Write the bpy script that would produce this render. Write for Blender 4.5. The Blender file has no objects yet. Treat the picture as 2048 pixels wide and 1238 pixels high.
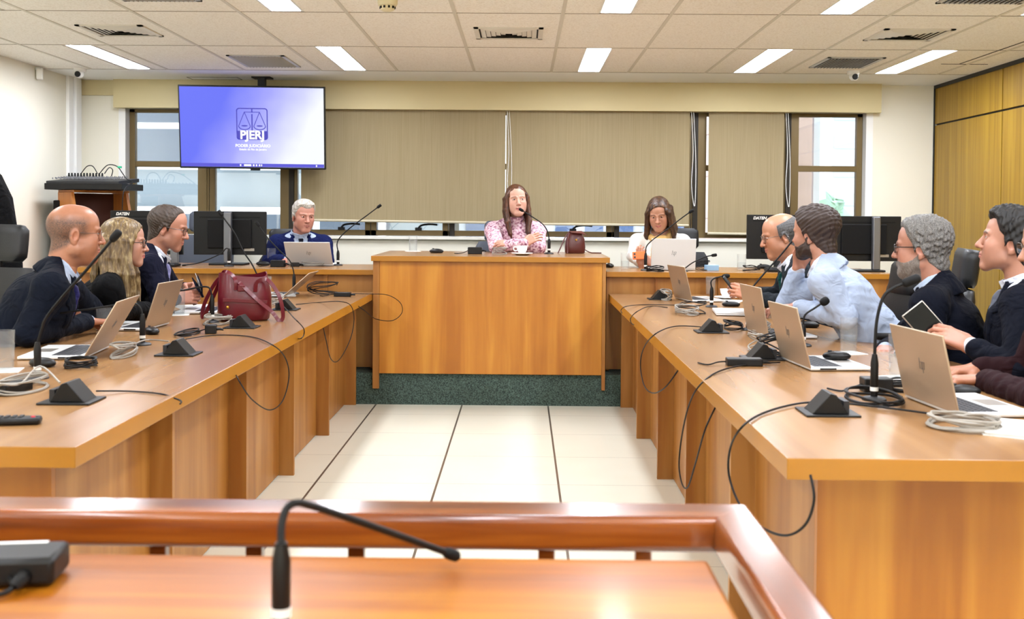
import bpy, math, random
import numpy as np
from mathutils import Vector, Matrix, Euler
random.seed(7); RNG = np.random.default_rng(7)
SC = bpy.context.scene
COL = SC.collection
PI = math.pi

# ------------------------------------------------------------------ colour + materials
def lin(c):
    return tuple(((v/255.0)/12.92 if v/255.0 <= .04045 else ((v/255.0+.055)/1.055)**2.4) for v in c)
MATS = {}
def new_mat(name):
    m = bpy.data.materials.new(name); m.use_nodes = True
    nt = m.node_tree; b = nt.nodes['Principled BSDF']
    MATS[name] = m
    return m, nt, b
def N(nt, t, **kw):
    n = nt.nodes.new(t)
    for k, v in kw.items(): setattr(n, k, v)
    return n
def L(nt, a, b): nt.links.new(a, b)
def plain(name, rgb, rough=.5, metal=0, spec=.5, bump=0, bscale=200, var=0, vscale=8, coat=0, sheen=0):
    m, nt, b = new_mat(name)
    c = lin(rgb)
    b.inputs['Base Color'].default_value = (*c, 1); b.inputs['Roughness'].default_value = rough
    b.inputs['Metallic'].default_value = metal; b.inputs['Specular IOR Level'].default_value = spec
    b.inputs['Coat Weight'].default_value = coat; b.inputs['Coat Roughness'].default_value = .08
    b.inputs['Sheen Weight'].default_value = sheen
    if bump or var:
        tc = N(nt, 'ShaderNodeTexCoord')
    if bump:
        n = N(nt, 'ShaderNodeTexNoise'); n.inputs['Scale'].default_value = bscale; n.inputs['Detail'].default_value = 3
        L(nt, tc.outputs['Object'], n.inputs['Vector'])
        bp = N(nt, 'ShaderNodeBump'); bp.inputs['Strength'].default_value = bump; bp.inputs['Distance'].default_value = .002
        L(nt, n.outputs['Fac'], bp.inputs['Height']); L(nt, bp.outputs['Normal'], b.inputs['Normal'])
    if var:
        n = N(nt, 'ShaderNodeTexNoise'); n.inputs['Scale'].default_value = vscale; n.inputs['Detail'].default_value = 5
        L(nt, tc.outputs['Object'], n.inputs['Vector'])
        mx = N(nt, 'ShaderNodeMix', data_type='RGBA')
        mx.inputs[6].default_value = (*[v*(1-var) for v in c], 1); mx.inputs[7].default_value = (*[min(1, v*(1+var)) for v in c], 1)
        L(nt, n.outputs['Fac'], mx.inputs[0]); L(nt, mx.outputs[2], b.inputs['Base Color'])
    return m
def wood(name, c1, c2, scale=(1.2, 1.2, 14), rough=.35, coat=0, c3=None, bump=.04):
    """laminate: grain bands elongated along the axis with the small scale"""
    m, nt, b = new_mat(name)
    tc = N(nt, 'ShaderNodeTexCoord'); mp = N(nt, 'ShaderNodeMapping'); mp.inputs['Scale'].default_value = scale
    L(nt, tc.outputs['Object'], mp.inputs['Vector'])
    n1 = N(nt, 'ShaderNodeTexNoise'); n1.inputs['Scale'].default_value = 1; n1.inputs['Detail'].default_value = 3; n1.inputs['Roughness'].default_value = .5; n1.inputs['Distortion'].default_value = .4
    L(nt, mp.outputs['Vector'], n1.inputs['Vector'])
    n2 = N(nt, 'ShaderNodeTexNoise'); n2.inputs['Scale'].default_value = 5; n2.inputs['Detail'].default_value = 1
    L(nt, mp.outputs['Vector'], n2.inputs['Vector'])
    r = N(nt, 'ShaderNodeValToRGB'); e = r.color_ramp.elements
    e[0].position = .32; e[0].color = (*lin(c1), 1); e[1].position = .68; e[1].color = (*lin(c2), 1)
    if c3:
        k = e.new(.5); k.color = (*lin(c3), 1)
    a = N(nt, 'ShaderNodeMath', operation='MULTIPLY_ADD'); a.inputs[1].default_value = .14; 
    L(nt, n2.outputs['Fac'], a.inputs[0]); 
    s = N(nt, 'ShaderNodeMath', operation='SUBTRACT'); s.inputs[1].default_value = .07
    L(nt, n1.outputs['Fac'], s.inputs[0]); L(nt, s.outputs[0], a.inputs[2]); L(nt, a.outputs[0], r.inputs['Fac'])
    L(nt, r.outputs['Color'], b.inputs['Base Color'])
    b.inputs['Roughness'].default_value = rough
    b.inputs['Coat Weight'].default_value = coat; b.inputs['Coat Roughness'].default_value = .12
    if bump:
        bp = N(nt, 'ShaderNodeBump'); bp.inputs['Strength'].default_value = bump; bp.inputs['Distance'].default_value = .001
        L(nt, n2.outputs['Fac'], bp.inputs['Height']); L(nt, bp.outputs['Normal'], b.inputs['Normal'])
    return m
def emit(name, rgb, strength):
    m, nt, b = new_mat(name)
    b.inputs['Base Color'].default_value = (0, 0, 0, 1)
    b.inputs['Emission Color'].default_value = (*lin(rgb), 1); b.inputs['Emission Strength'].default_value = strength
    return m

# ------------------------------------------------------------------ mesh builder
def rot(x=0, y=0, z=0): return np.array(Euler((math.radians(x), math.radians(y), math.radians(z))).to_matrix())
class MB:
    def __init__(s): s.v = []; s.f = []; s.m = []
    def add(s, v, f, mi=0):
        o = len(s.v); s.v += [tuple(map(float, p)) for p in v]; s.f += [tuple(i+o for i in q) for q in f]; s.m += [mi]*len(f); return s
    def box(s, lo, hi, mi=0):
        (a, b, c), (d, e, f) = lo, hi
        return s.add([(a,b,c),(d,b,c),(d,e,c),(a,e,c),(a,b,f),(d,b,f),(d,e,f),(a,e,f)], [(0,3,2,1),(4,5,6,7),(0,1,5,4),(1,2,6,5),(2,3,7,6),(3,0,4,7)], mi)
    def obox(s, c, size, R=None, mi=0):
        h = np.array(size)/2; R = np.eye(3) if R is None else R
        pts = [np.array(c)+R@(h*np.array(q)) for q in [(-1,-1,-1),(1,-1,-1),(1,1,-1),(-1,1,-1),(-1,-1,1),(1,-1,1),(1,1,1),(-1,1,1)]]
        return s.add(pts, [(0,3,2,1),(4,5,6,7),(0,1,5,4),(1,2,6,5),(2,3,7,6),(3,0,4,7)], mi)
    def prism(s, poly, axis, a, b, mi=0):
        """2-D polygon extruded along axis ('x','y','z') from a to b"""
        def p3(u, v, w): return {'x': (w,u,v), 'y': (u,w,v), 'z': (u,v,w)}[axis]
        n = len(poly); vs = [p3(u,v,a) for u,v in poly]+[p3(u,v,b) for u,v in poly]
        return s.add(vs, [tuple(range(n))[::-1], tuple(range(n,2*n))]+[(i,(i+1)%n,n+(i+1)%n,n+i) for i in range(n)], mi)
    def tube(s, pts, r, n=8, mi=0, cap=True):
        P = [np.array(p, float) for p in pts]; k = len(P)
        rr = r if hasattr(r, '__len__') else [r]*k
        T = [P[min(i+1,k-1)]-P[max(i-1,0)] for i in range(k)]; T = [t/(np.linalg.norm(t)+1e-12) for t in T]
        u = np.cross(T[0], (0,0,1)); 
        if np.linalg.norm(u) < .1: u = np.cross(T[0], (1,0,0))
        u /= np.linalg.norm(u); vs = []
        for i in range(k):
            u = u - T[i]*np.dot(u, T[i]); u /= (np.linalg.norm(u)+1e-12); w = np.cross(T[i], u)
            for j in range(n):
                a = 2*PI*j/n; vs.append(P[i]+rr[i]*(math.cos(a)*u+math.sin(a)*w))
        fs = [(i*n+j, i*n+(j+1)%n, (i+1)*n+(j+1)%n, (i+1)*n+j) for i in range(k-1) for j in range(n)]
        if cap: fs += [tuple(range(n))[::-1], tuple(range((k-1)*n, k*n))]
        return s.add(vs, fs, mi)
    def lathe(s, prof, c=(0,0,0), n=24, mi=0, R=None):
        vs = []; R = np.eye(3) if R is None else R
        for r, z in prof:
            for j in range(n):
                a = 2*PI*j/n; vs.append(np.array(c)+R@np.array((r*math.cos(a), r*math.sin(a), z)))
        k = len(prof)
        fs = [(i*n+j, i*n+(j+1)%n, (i+1)*n+(j+1)%n, (i+1)*n+j) for i in range(k-1) for j in range(n)]
        if prof[0][0] > 1e-6: fs.append(tuple(range(n))[::-1])
        if prof[-1][0] > 1e-6: fs.append(tuple(range((k-1)*n, k*n)))
        return s.add(vs, fs, mi)
    def ball(s, c, r, nu=16, nv=10, mi=0, R=None):
        r = np.array(r if hasattr(r, '__len__') else (r,)*3, float); R = np.eye(3) if R is None else R
        vs = [np.array(c)+R@(r*(0,0,-1))]
        for i in range(1, nv):
            t = -PI/2+PI*i/nv
            for j in range(nu):
                a = 2*PI*j/nu; vs.append(np.array(c)+R@(r*(math.cos(t)*math.cos(a), math.cos(t)*math.sin(a), math.sin(t))))
        vs.append(np.array(c)+R@(r*(0,0,1))); top = len(vs)-1
        fs = [(0, 1+(j+1)%nu, 1+j) for j in range(nu)]
        fs += [(1+i*nu+j, 1+i*nu+(j+1)%nu, 1+(i+1)*nu+(j+1)%nu, 1+(i+1)*nu+j) for i in range(nv-2) for j in range(nu)]
        fs += [(top, 1+(nv-2)*nu+j, 1+(nv-2)*nu+(j+1)%nu) for j in range(nu)]
        return s.add(vs, fs, mi)
    def build(s, name, mats, parent=None, smooth=False, bevel=0, world=False, seg=2, auto=40, weighted=False):
        me = bpy.data.meshes.new(name); me.from_pydata(s.v, [], s.f)
        for m in (mats if isinstance(mats, (list, tuple)) else [mats]): me.materials.append(m)
        me.polygons.foreach_set('material_index', s.m)
        me.validate(); me.update()
        o = bpy.data.objects.new(name, me); COL.objects.link(o)
        if parent is not None:
            o.parent = parent
            if world: o.matrix_parent_inverse = wm(parent).inverted()
        if bevel:
            bv = o.modifiers.new('edge', 'BEVEL'); bv.width = bevel; bv.segments = seg; bv.limit_method = 'ANGLE'; bv.angle_limit = math.radians(35)
        if weighted:
            wn = o.modifiers.new('wn', 'WEIGHTED_NORMAL'); wn.weight = 80
        if smooth:
            me.polygons.foreach_set('use_smooth', [True]*len(me.polygons))
            if auto < 180:
                me.set_sharp_from_angle(angle=math.radians(auto))
        return o
def wm(o):
    M = Matrix.Translation(o.location) @ o.rotation_euler.to_matrix().to_4x4() @ Matrix.Diagonal((*o.scale, 1))
    return (wm(o.parent) @ o.matrix_parent_inverse @ M) if o.parent else M
def tag(o, label=None, cat=None, group=None, kind=None):
    if label: o['label'] = label
    if cat: o['category'] = cat
    if group: o['group'] = group
    if kind: o['kind'] = kind
    return o
def thing(name, label, cat, loc=(0,0,0), rotz=0, group=None, rotm=None):
    o = bpy.data.objects.new(name, None); COL.objects.link(o); o.empty_display_size = .1
    o.location = loc; o.rotation_euler = rotm if rotm is not None else (0,0,math.radians(rotz))
    return tag(o, label, cat, group)
def struct(mb, name, mats, **kw): return tag(mb.build(name, mats, **kw), kind='structure')
def kids(o): return [c for c in COL.objects if c.parent == o]
def copy_tree(o, parent=None, label=None):
    c = o.copy(); COL.objects.link(c)
    if parent is not None: c.parent = parent
    if label: c['label'] = label
    for ch in list(o.children): copy_tree(ch, c)
    return c
def dup(o, loc, rotz, label, group=None):
    c = copy_tree(o, None, label); c.location = loc; c.rotation_euler = (0,0,math.radians(rotz))
    if group: c['group'] = group
    return c
def spline(pts, n=8, closed=False):
    """Catmull-Rom through the points"""
    P = [np.array(p, float) for p in pts]; k = len(P); out = []
    rng = range(k if closed else k-1)
    for i in rng:
        g = lambda j: P[j % k] if closed else P[max(0, min(k-1, j))]
        a, b, c, d = g(i-1), g(i), g(i+1), g(i+2)
        for t in np.linspace(0, 1, n, endpoint=False):
            out.append(.5*((2*b)+(c-a)*t+(2*a-5*b+4*c-d)*t*t+(3*b-a-3*c+d)*t**3))
    if not closed: out.append(P[-1])
    return out
def text_geo(txt, size, extrude=.0006, shear=0, bold=0, spacing=1):
    cu = bpy.data.curves.new('t', 'FONT'); cu.body = txt; cu.size = size; cu.extrude = extrude; cu.align_x = 'CENTER'; cu.align_y = 'CENTER'
    cu.shear = shear; cu.offset = bold; cu.space_character = spacing; cu.resolution_u = 3
    ob = bpy.data.objects.new('t', cu); COL.objects.link(ob)
    dg = bpy.context.evaluated_depsgraph_get(); me = ob.evaluated_get(dg).to_mesh()
    v = [tuple(x.co) for x in me.vertices]; f = [tuple(p.vertices) for p in me.polygons]
    ob.evaluated_get(dg).to_mesh_clear(); bpy.data.objects.remove(ob); bpy.data.curves.remove(cu)
    return v, f
def add_text(mb, txt, size, c, ux, uy, mi=0, **kw):
    """text laid in the plane spanned by ux (right) and uy (up) at c"""
    v, f = text_geo(txt, size, **kw); ux, uy = np.array(ux, float), np.array(uy, float); uz = np.cross(ux, uy)
    return mb.add([np.array(c)+p[0]*ux+p[1]*uy+p[2]*uz for p in v], f, mi)

# ------------------------------------------------------------------ camera
F_PX, YAW, PITCH, ROLL, CY, EYE = 2118., .0099, .022, .0077, 476.2, 1.33
cy_, sy_, cp_, sp_, cr_, sr_ = math.cos(YAW), math.sin(YAW), math.cos(PITCH), math.sin(PITCH), math.cos(ROLL), math.sin(ROLL)
right0 = np.array((cy_, sy_, 0)); fwd = np.array((-cp_*sy_, cp_*cy_, -sp_)); up0 = np.array((-sp_*sy_, sp_*cy_, cp_))
right = cr_*right0+sr_*up0; up = -sr_*right0+cr_*up0
cam = bpy.data.cameras.new('camera'); camo = bpy.data.objects.new('camera', cam); COL.objects.link(camo); SC.camera = camo
camo.matrix_world = Matrix(((right[0], up[0], -fwd[0], 0), (right[1], up[1], -fwd[1], 0), (right[2], up[2], -fwd[2], EYE), (0,0,0,1)))
cam.sensor_width = 36; cam.lens = F_PX/2048*36; cam.shift_y = -(619-CY)/2048; cam.clip_start = .05; cam.clip_end = 400
cam.dof.use_dof = True; cam.dof.focus_distance = 6.2; cam.dof.aperture_fstop = 5.0
def ray(px, py):
    x, y = (px-1024)/F_PX, (py-CY)/F_PX
    return fwd + x*right - y*up
def tz(px, py, z): r = ray(px, py); return r*((z-EYE)/r[2])+np.array((0,0,EYE))
def ty(px, py, y): r = ray(px, py); return r*(y/r[1])+np.array((0,0,EYE))
def tx(px, py, x): r = ray(px, py); return r*(x/r[0])+np.array((0,0,EYE))

# ------------------------------------------------------------------ shared materials
M = MATS
wood('wood_front', (164,98,20), (196,134,44), (9, 9, .7), .38, c3=(180,114,30))
wood('wood_side', (140,84,26), (172,120,58), (9, 9, .7), .4, c3=(156,102,40))
wood('wood_top', (132,93,55), (157,118,76), (6, .45, 6), .27, bump=0, c3=(144,105,65))
plain('wood_edge', (168,112,26), .35, var=.12, vscale=6)
wood('wood_varnish', (134,72,6), (170,108,14), (1.1, 16, 16), .42, coat=.1, c3=(152,86,8))
wood('wood_wall', (134,100,16), (160,126,32), (28, 28, .8), .45, c3=(148,113,24))
wood('wood_lectern', (176,104,44), (206,136,66), (10, 10, .8), .4)
plain('black_plastic', (12,12,13), .42, spec=.35)
plain('black_matte', (9,9,10), .75, spec=.3)
plain('black_rubber', (9,9,10), .55, spec=.3)
plain('dark_grey', (34,35,38), .5)
plain('black_leather', (15,17,21), .45, bump=.25, bscale=160)
plain('grey_leather', (74,80,92), .5, bump=.2, bscale=160)
plain('silver', (176,170,162), .38, metal=.75)
plain('champagne', (190,170,146), .4, metal=.55)
plain('white_silver', (225,226,226), .4, metal=.2)
plain('keyboard_black', (38,40,46), .5)
plain('grey_cable', (152,147,138), .5)
plain('white_plastic', (236,236,232), .4)
plain('ceramic', (246,246,244), .15)
plain('paper', (244,243,238), .8)
plain('screen_dark', (6,7,9), .2, spec=.25)
plain('gunmetal', (128,130,136), .35, metal=.8)
plain('gold', (210,160,70), .25, metal=1)
# ================================================================== ROOM
XL, XR, YB, ZC = -3.92, 3.62, 9.38, 2.494
YF = -3.2
plain('wall_paint', (240,236,220), .75, bump=.05, bscale=90)
plain('wall_cream', (212,198,154), .75)
plain('white_paint', (246,246,244), .6)
# ceiling tiles: speckled mineral fibre
m, nt, b = new_mat('ceiling_tile')
tc = N(nt, 'ShaderNodeTexCoord'); n = N(nt, 'ShaderNodeTexNoise'); n.inputs['Scale'].default_value = 90; n.inputs['Detail'].default_value = 4; n.inputs['Roughness'].default_value = .7
L(nt, tc.outputs['Object'], n.inputs['Vector']); r = N(nt, 'ShaderNodeValToRGB')
r.color_ramp.elements[0].position = .3; r.color_ramp.elements[0].color = (*lin((224,216,202)), 1)
r.color_ramp.elements[1].position = .52; r.color_ramp.elements[1].color = (*lin((248,244,236)), 1)
L(nt, n.outputs['Fac'], r.inputs['Fac']); L(nt, r.outputs['Color'], b.inputs['Base Color']); b.inputs['Roughness'].default_value = .9
plain('grid_white', (212,206,192), .5)
# floor tiles
m, nt, b = new_mat('floor_tile')
tc = N(nt, 'ShaderNodeTexCoord'); sep = N(nt, 'ShaderNodeSeparateXYZ'); L(nt, tc.outputs['Object'], sep.inputs[0])
def joint(out, off, w):
    a = N(nt, 'ShaderNodeMath', operation='SUBTRACT'); a.inputs[1].default_value = off; L(nt, out, a.inputs[0])
    d = N(nt, 'ShaderNodeMath', operation='DIVIDE'); d.inputs[1].default_value = .6; L(nt, a.outputs[0], d.inputs[0])
    f = N(nt, 'ShaderNodeMath', operation='PINGPONG'); f.inputs[1].default_value = .5; L(nt, d.outputs[0], f.inputs[0])
    c = N(nt, 'ShaderNodeMath', operation='LESS_THAN'); c.inputs[1].default_value = w/.6/2; L(nt, f.outputs[0], c.inputs[0]); return c.outputs[0]
jx, jy = joint(sep.outputs[0], -1.013, .011), joint(sep.outputs[1], 7.0, .0035)
nz = N(nt, 'ShaderNodeTexNoise'); nz.inputs['Scale'].default_value = 3; L(nt, tc.outputs['Object'], nz.inputs['Vector'])
mx = N(nt, 'ShaderNodeMix', data_type='RGBA'); mx.inputs[6].default_value = (*lin((222,220,202)), 1); mx.inputs[7].default_value = (*lin((230,228,212)), 1); L(nt, nz.outputs['Fac'], mx.inputs[0])
m1 = N(nt, 'ShaderNodeMix', data_type='RGBA'); m1.inputs[7].default_value = (*lin((92,84,74)), 1); L(nt, jx, m1.inputs[0]); L(nt, mx.outputs[2], m1.inputs[6])
m2 = N(nt, 'ShaderNodeMix', data_type='RGBA'); m2.inputs[7].default_value = (*lin((150,142,126)), 1); L(nt, jy, m2.inputs[0]); L(nt, m1.outputs[2], m2.inputs[6])
L(nt, m2.outputs[2], b.inputs['Base Color']); b.inputs['Roughness'].default_value = .3
# dark green carpet
m, nt, b = new_mat('carpet')
tc = N(nt, 'ShaderNodeTexCoord'); n = N(nt, 'ShaderNodeTexNoise'); n.inputs['Scale'].default_value = 140; n.inputs['Detail'].default_value = 3
L(nt, tc.outputs['Object'], n.inputs['Vector']); r = N(nt, 'ShaderNodeValToRGB')
r.color_ramp.elements[0].position = .35; r.color_ramp.elements[0].color = (*lin((34,46,42)), 1); r.color_ramp.elements[1].position = .7; r.color_ramp.elements[1].color = (*lin((84,104,94)), 1)
L(nt, n.outputs['Fac'], r.inputs['Fac']); L(nt, r.outputs['Color'], b.inputs['Base Color']); b.inputs['Roughness'].default_value = .95
bp = N(nt, 'ShaderNodeBump'); bp.inputs['Strength'].default_value = .6; bp.inputs['Distance'].default_value = .004; L(nt, n.outputs['Fac'], bp.inputs['Height']); L(nt, bp.outputs['Normal'], b.inputs['Normal'])
plain('bronze', (112,94,58), .4, metal=.35)
plain('bronze_dark', (40,34,24), .5, metal=.2)
plain('marble', (232,230,220), .3, var=.06, vscale=14)

struct(MB().box((XL-.3, YF-.2, -.1), (XR+.3, YB+.2, 0)), 'floor', M['floor_tile'])
# left wall with its small column, back wall pieces round the window ribbon, right partition
struct(MB().box((XL-.15, YF-.15, 0), (XL, YB+.15, ZC+.3)), 'wall_left', M['wall_paint'])
mb = MB().box((XL-.15, YF-.15, 0), (XR+.15, YF, ZC+.3)); struct(mb, 'wall_front', M['wall_paint'])
WX0, WX1, WZ0, WZ1 = -3.53, 3.02, 1.135, 2.25
mb = MB().box((XL, YB, 0), (XR+.15, YB+.25, WZ0-.03)).box((XL, YB, WZ1+.002), (XR+.15, YB+.25, ZC+.3)).box((XL, YB, WZ0-.03), (WX0-.06, YB+.25, WZ1+.002)).box((WX1+.06, YB, WZ0-.03), (XR+.15, YB+.25, WZ1+.002))
struct(mb, 'wall_back', M['wall_paint'])
# curtain pelmet over the windows, and the small boxed step beside it
struct(MB().box((-3.60, YB-.10, 2.245), (3.118, YB-.001, ZC)), 'trim_1', M['wall_cream'])
struct(MB().box((XL+.001, YB-.03, 2.36), (-3.601, YB-.001, ZC)), 'trim_2', M['wall_cream'])
# white conduit column in the back left corner
mb = MB().box((XL+.001, 9.05, 0), (XL+.03, 9.14, ZC)).box((XL+.001, 9.15, 0), (XL+.05, 9.22, ZC)).box((XL+.001, 9.23, 0), (XL+.035, 9.30, ZC))
struct(mb, 'trim_3', M['white_paint'], bevel=.004)
# marble sill
struct(MB().box((WX0-.05, YB-.045, WZ0-.03), (WX1+.05, YB+.2, WZ0-.004)), 'trim_4', M['marble'], bevel=.004)
# white window reveals
mb = MB().box((WX0-.06, YB-.002, WZ0), (WX0, YB+.12, WZ1)); struct(mb, 'trim_5', M['white_paint'])
mb = MB().box((WX1, YB-.002, WZ0), (WX1+.06, YB+.12, WZ1)); struct(mb, 'trim_6', M['white_paint'])
# right wall: wood panels with dark joints
mb = MB(); ys = [YF, -.8, .45, 1.7, 2.95, 4.2, 5.5, 6.78, 8.063, YB]
for i in range(len(ys)-1):
    for z0, z1 in ((0, 2.14), (2.156, ZC)):
        mb.box((XR, ys[i]+.006, z0), (XR+.05, ys[i+1]-.006, z1))
mb.box((XR+.02, YF, 0), (XR+.15, YB+.15, ZC+.3), 1)
struct(mb, 'wall_right', [M['wood_wall'], plain('joint_dark', (28,28,26), .6)])
mb = MB().box((XR-.012, YF, ZC-.03), (XR-.0005, YB, ZC)); struct(mb, 'trim_7', M['joint_dark'])
mb = MB().box((XR-.012, YB-.012, 0), (XR-.0005, YB, ZC-.03)); struct(mb, 'trim_8', M['joint_dark'])

# ---- ceiling: one slab, tiles modelled as a layer with grid bars below
mb = MB().box((XL-.15, YF-.15, ZC+.02), (XR+.15, YB+.15, ZC+.3)); 
GX = [-1.027+.625*i for i in range(-4, 8)]; GY = [8.641-1.25*j for j in range(0, 10)]
LAMPX = [(-3.225, -3.03), (-1.45, -1.29), (.45, .6), (1.71, 1.86), (2.85, 3.0)]
LAMPY = [j for j in range(0, 9)]
def lamp_on(i, j): return j % 2 == 0
holes = []
for j in LAMPY:
    for i, (a, bx) in enumerate(LAMPX):
        if lamp_on(i, j): holes.append((a-.02, bx+.02, GY[j]-1.25+.012, GY[j]-.012))
for j in range(0, 9):
    y1, y0 = GY[j], GY[j]-1.25
    cuts = sorted([h[:2] for h in holes if abs(h[3]-(y1-.012)) < .01]); x = XL
    for a, bx in cuts+[(XR, XR)]:
        if a > x: mb.box((x, y0, ZC), (a, y1, ZC+.02))
        x = bx
mb.box((XL, GY[0], ZC-.001), (XR, YB, ZC+.02), 1); mb.box((XL, YF, ZC), (XR, GY[8]-1.25, ZC+.02))
struct(mb, 'ceiling', [M['ceiling_tile'], M['white_paint']])
mb = MB()
for x in GX:
    if XL+.1 < x < XR-.1: mb.box((x-.011, YF, ZC-.003), (x+.011, GY[0], ZC+.001))
struct(mb, 'trim_9', M['grid_white'])
mb = MB()
for y in GY: mb.box((XL, y-.004, ZC-.002), (XR, y+.004, ZC+.001))
struct(mb, 'trim_10', plain('grid_dark', (150,138,120), .6))
# access hatch lines on the white border
mb = MB()
for (x0, x1, y0, y1) in ((-2.9, -2.46, 9.1, 9.27), (3.15, 3.5, 8.05, 8.06), (3.28, 3.29, 6.6, 8.05)):
    for q in ((x0, y0, x1, y0+.006), (x0, y1-.006, x1, y1), (x0, y0, x0+.006, y1), (x1-.006, y0, x1, y1)):
        mb.box((q[0], q[1], ZC-.0025), (q[2], q[3], ZC))
struct(mb, 'trim_11', M['joint_dark'])

# ---- ceiling lamps (recessed fluorescent troffers)
plain('lamp_white', (240,240,236), .4)
emit('lamp_glow', (240,245,255), 22)
rowname = ['over the far desks', '', 'in the second row', '', 'in the unseen third row', '', 'in the unseen fourth row', '', 'in the unseen rearmost row']  # third row onward is out of view, added to light the room
colname = ['nearest the white wall', 'left of centre', 'just right of centre', 'second from the wood wall', 'nearest the wood wall']
lamp0 = None
def make_lamp():
    t = thing('ceiling_light', 'x', 'ceiling light', (0,0,ZC))
    w, d = .085, .61
    mb = MB().box((-w-.012,-d,0),(-w,d,.06)).box((w,-d,0),(w+.012,d,.06)).box((-w,-d,0),(w,-d+.012,.06)).box((-w,d-.012,0),(w,d,.06)).box((-w-.012,-d,.06),(w+.012,d,.07))
    mb.build('housing', M['lamp_white'], t)
    q = MB().box((-w,-d+.012,.008),(w,d-.012,.02)); q.m = [0,1,1,1,1,1]; q.build('diffuser', [M['lamp_glow'], M['lamp_white']], t)
    return t
for j in LAMPY:
    for i, (a, bx) in enumerate(LAMPX):
        if not lamp_on(i, j): continue
        lab = 'white strip light %s, %s' % (rowname[j], colname[i])
        loc = ((a+bx)/2, GY[j]-.625, ZC)
        if lamp0 is None:
            lamp0 = make_lamp(); lamp0.location = loc; lamp0['label'] = lab; lamp0['group'] = 'strip lights in the ceiling'
        else: dup(lamp0, loc, 0, lab, 'strip lights in the ceiling')

# ---- vents
plain('vent_grey', (222,218,208), .5); plain('vent_metal', (186,186,184), .45, metal=.1)
def diffuser(x0, x1, y0, y1, label):
    t = thing('ceiling_vent', label, 'air vent', ((x0+x1)/2, (y0+y1)/2, ZC), group='air vents in the ceiling')
    w, d = (x1-x0)/2, (y1-y0)/2
    MB().box((-w,-d,-.008),(w,-d+.03,0)).box((-w,d-.03,-.008),(w,d,0)).box((-w,-d,-.008),(-w+.03,d,0)).box((w-.03,-d,-.008),(w,d,0)).build('frame', M['vent_grey'], t)
    MB().box((-w+.03,-d+.03,-.002),(w-.03,d-.03,-.001)).build('backing', M['black_matte'], t)
    mb = MB(); k = 5
    for q in range(k):
        a = w-.04-q*(w-.06)/k; c = d-.04-q*(d-.06)/k; h = .007
        ain, cin = a-.030, c-.028
        for (p, q2, r_, s_) in (((-a,-c),(a,-c),(ain,-cin),(-ain,-cin)), ((a,-c),(a,c),(ain,cin),(ain,-cin)), ((a,c),(-a,c),(-ain,cin),(ain,cin)), ((-a,c),(-a,-c),(-ain,-cin),(-ain,cin))):
            v = [(p[0],p[1],-.002),(q2[0],q2[1],-.002),(r_[0],r_[1],-.002-h),(s_[0],s_[1],-.002-h)]
            mb.add(v, [(0,1,2,3)]); 
    mb.build('louvre', M['vent_grey'], t)
def grille(x0, x1, y0, y1, label):
    t = thing('return_vent', label, 'air vent', ((x0+x1)/2, (y0+y1)/2, ZC), group='air vents in the ceiling')
    w, d = (x1-x0)/2, (y1-y0)/2
    MB().box((-w,-d,-.008),(w,-d+.025,0)).box((-w,d-.025,-.008),(w,d,0)).box((-w,-d,-.008),(-w+.025,d,0)).box((w-.025,-d,-.008),(w,d,0)).build('frame', M['vent_metal'], t)
    MB().box((-w+.025,-d+.025,-.002),(w-.025,d-.025,-.001)).build('backing', M['dark_grey'], t)
    mb = MB(); k = 15
    for q in range(k):
        x = -w+.04+q*(2*w-.08)/(k-1)
        mb.obox((x, 0, -.008), (.003, 2*d-.05, .016), rot(y=32))
    mb.build('louvre', M['vent_metal'], t)
diffuser(-2.80, -2.38, 6.59, 7.0, 'square air diffuser in the ceiling ahead of the left strip light')
diffuser(-.315, .12, 6.6, 7.02, 'square air diffuser near the middle of the ceiling')
diffuser(2.22, 2.655, 6.56, 6.99, 'square air diffuser in the ceiling towards the wood panel wall')
grille(-2.2, -1.77, 7.82, 8.42, 'finned return grille tinted blue above the wall screen')
grille(2.21, 2.63, 7.74, 8.27, 'finned return grille between the strip lights on the right')
grille(-2.2, -1.77, 5.25, 5.83, 'finned return grille cut by the top edge, left half')
grille(2.22, 2.68, 5.2, 5.77, 'finned return grille cut by the top edge, right half')

# ---- ceiling gear: dome cameras, smoke detector, wall sensor
def dome(loc, label):
    t = thing('security_camera', label, 'camera', loc, group='small white ceiling cameras')
    MB().lathe([(.0,0),(.05,0),(.05,-.02),(.042,-.03),(0,-.03)]).build('base', M['white_plastic'], t, smooth=True)
    MB().ball((0,-.012,-.045), .036).build('body', M['white_plastic'], t, smooth=True)
    MB().lathe([(.022,0),(.024,.012),(.018,.02),(0,.02)], (0,-.04,-.05), 20, R=rot(x=100)).build('lens', M['black_plastic'], t, smooth=True)
dome((-3.614, 8.617, ZC), 'small white dome camera on the ceiling by the left wall')
dome((2.621, 8.475, ZC), 'small white dome camera on the ceiling by the right return grille')
t = thing('smoke_detector', 'round cream smoke detector cut by the top edge of the picture', 'smoke detector', (-.745, 5.79, ZC))
MB().lathe([(0,0),(.055,0),(.055,-.018),(.05,-.03),(.04,-.03),(.038,-.052),(.025,-.06),(0,-.06)]).build('body', plain('cream_plastic', (226,216,180), .5), t, smooth=True)
mb = MB()
for q in range(10): mb.obox((.0405*math.cos(q*PI/5), .0405*math.sin(q*PI/5), -.041), (.006,.01,.012), rot(z=q*36))
mb.build('slot', M['black_matte'], t)
p = tx(72, 148, XL)
t = thing('wall_sensor', 'small white sensor high on the left wall near the corner', 'sensor', (XL, p[1], p[2]))
MB().obox((.03,0,0), (.05,.05,.09), rot(z=20)).build('body', M['white_plastic'], t, bevel=.008)
MB().box((0,-.015,.03),(.05,.015,.05)).build('bracket', M['white_plastic'], t)

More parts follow.
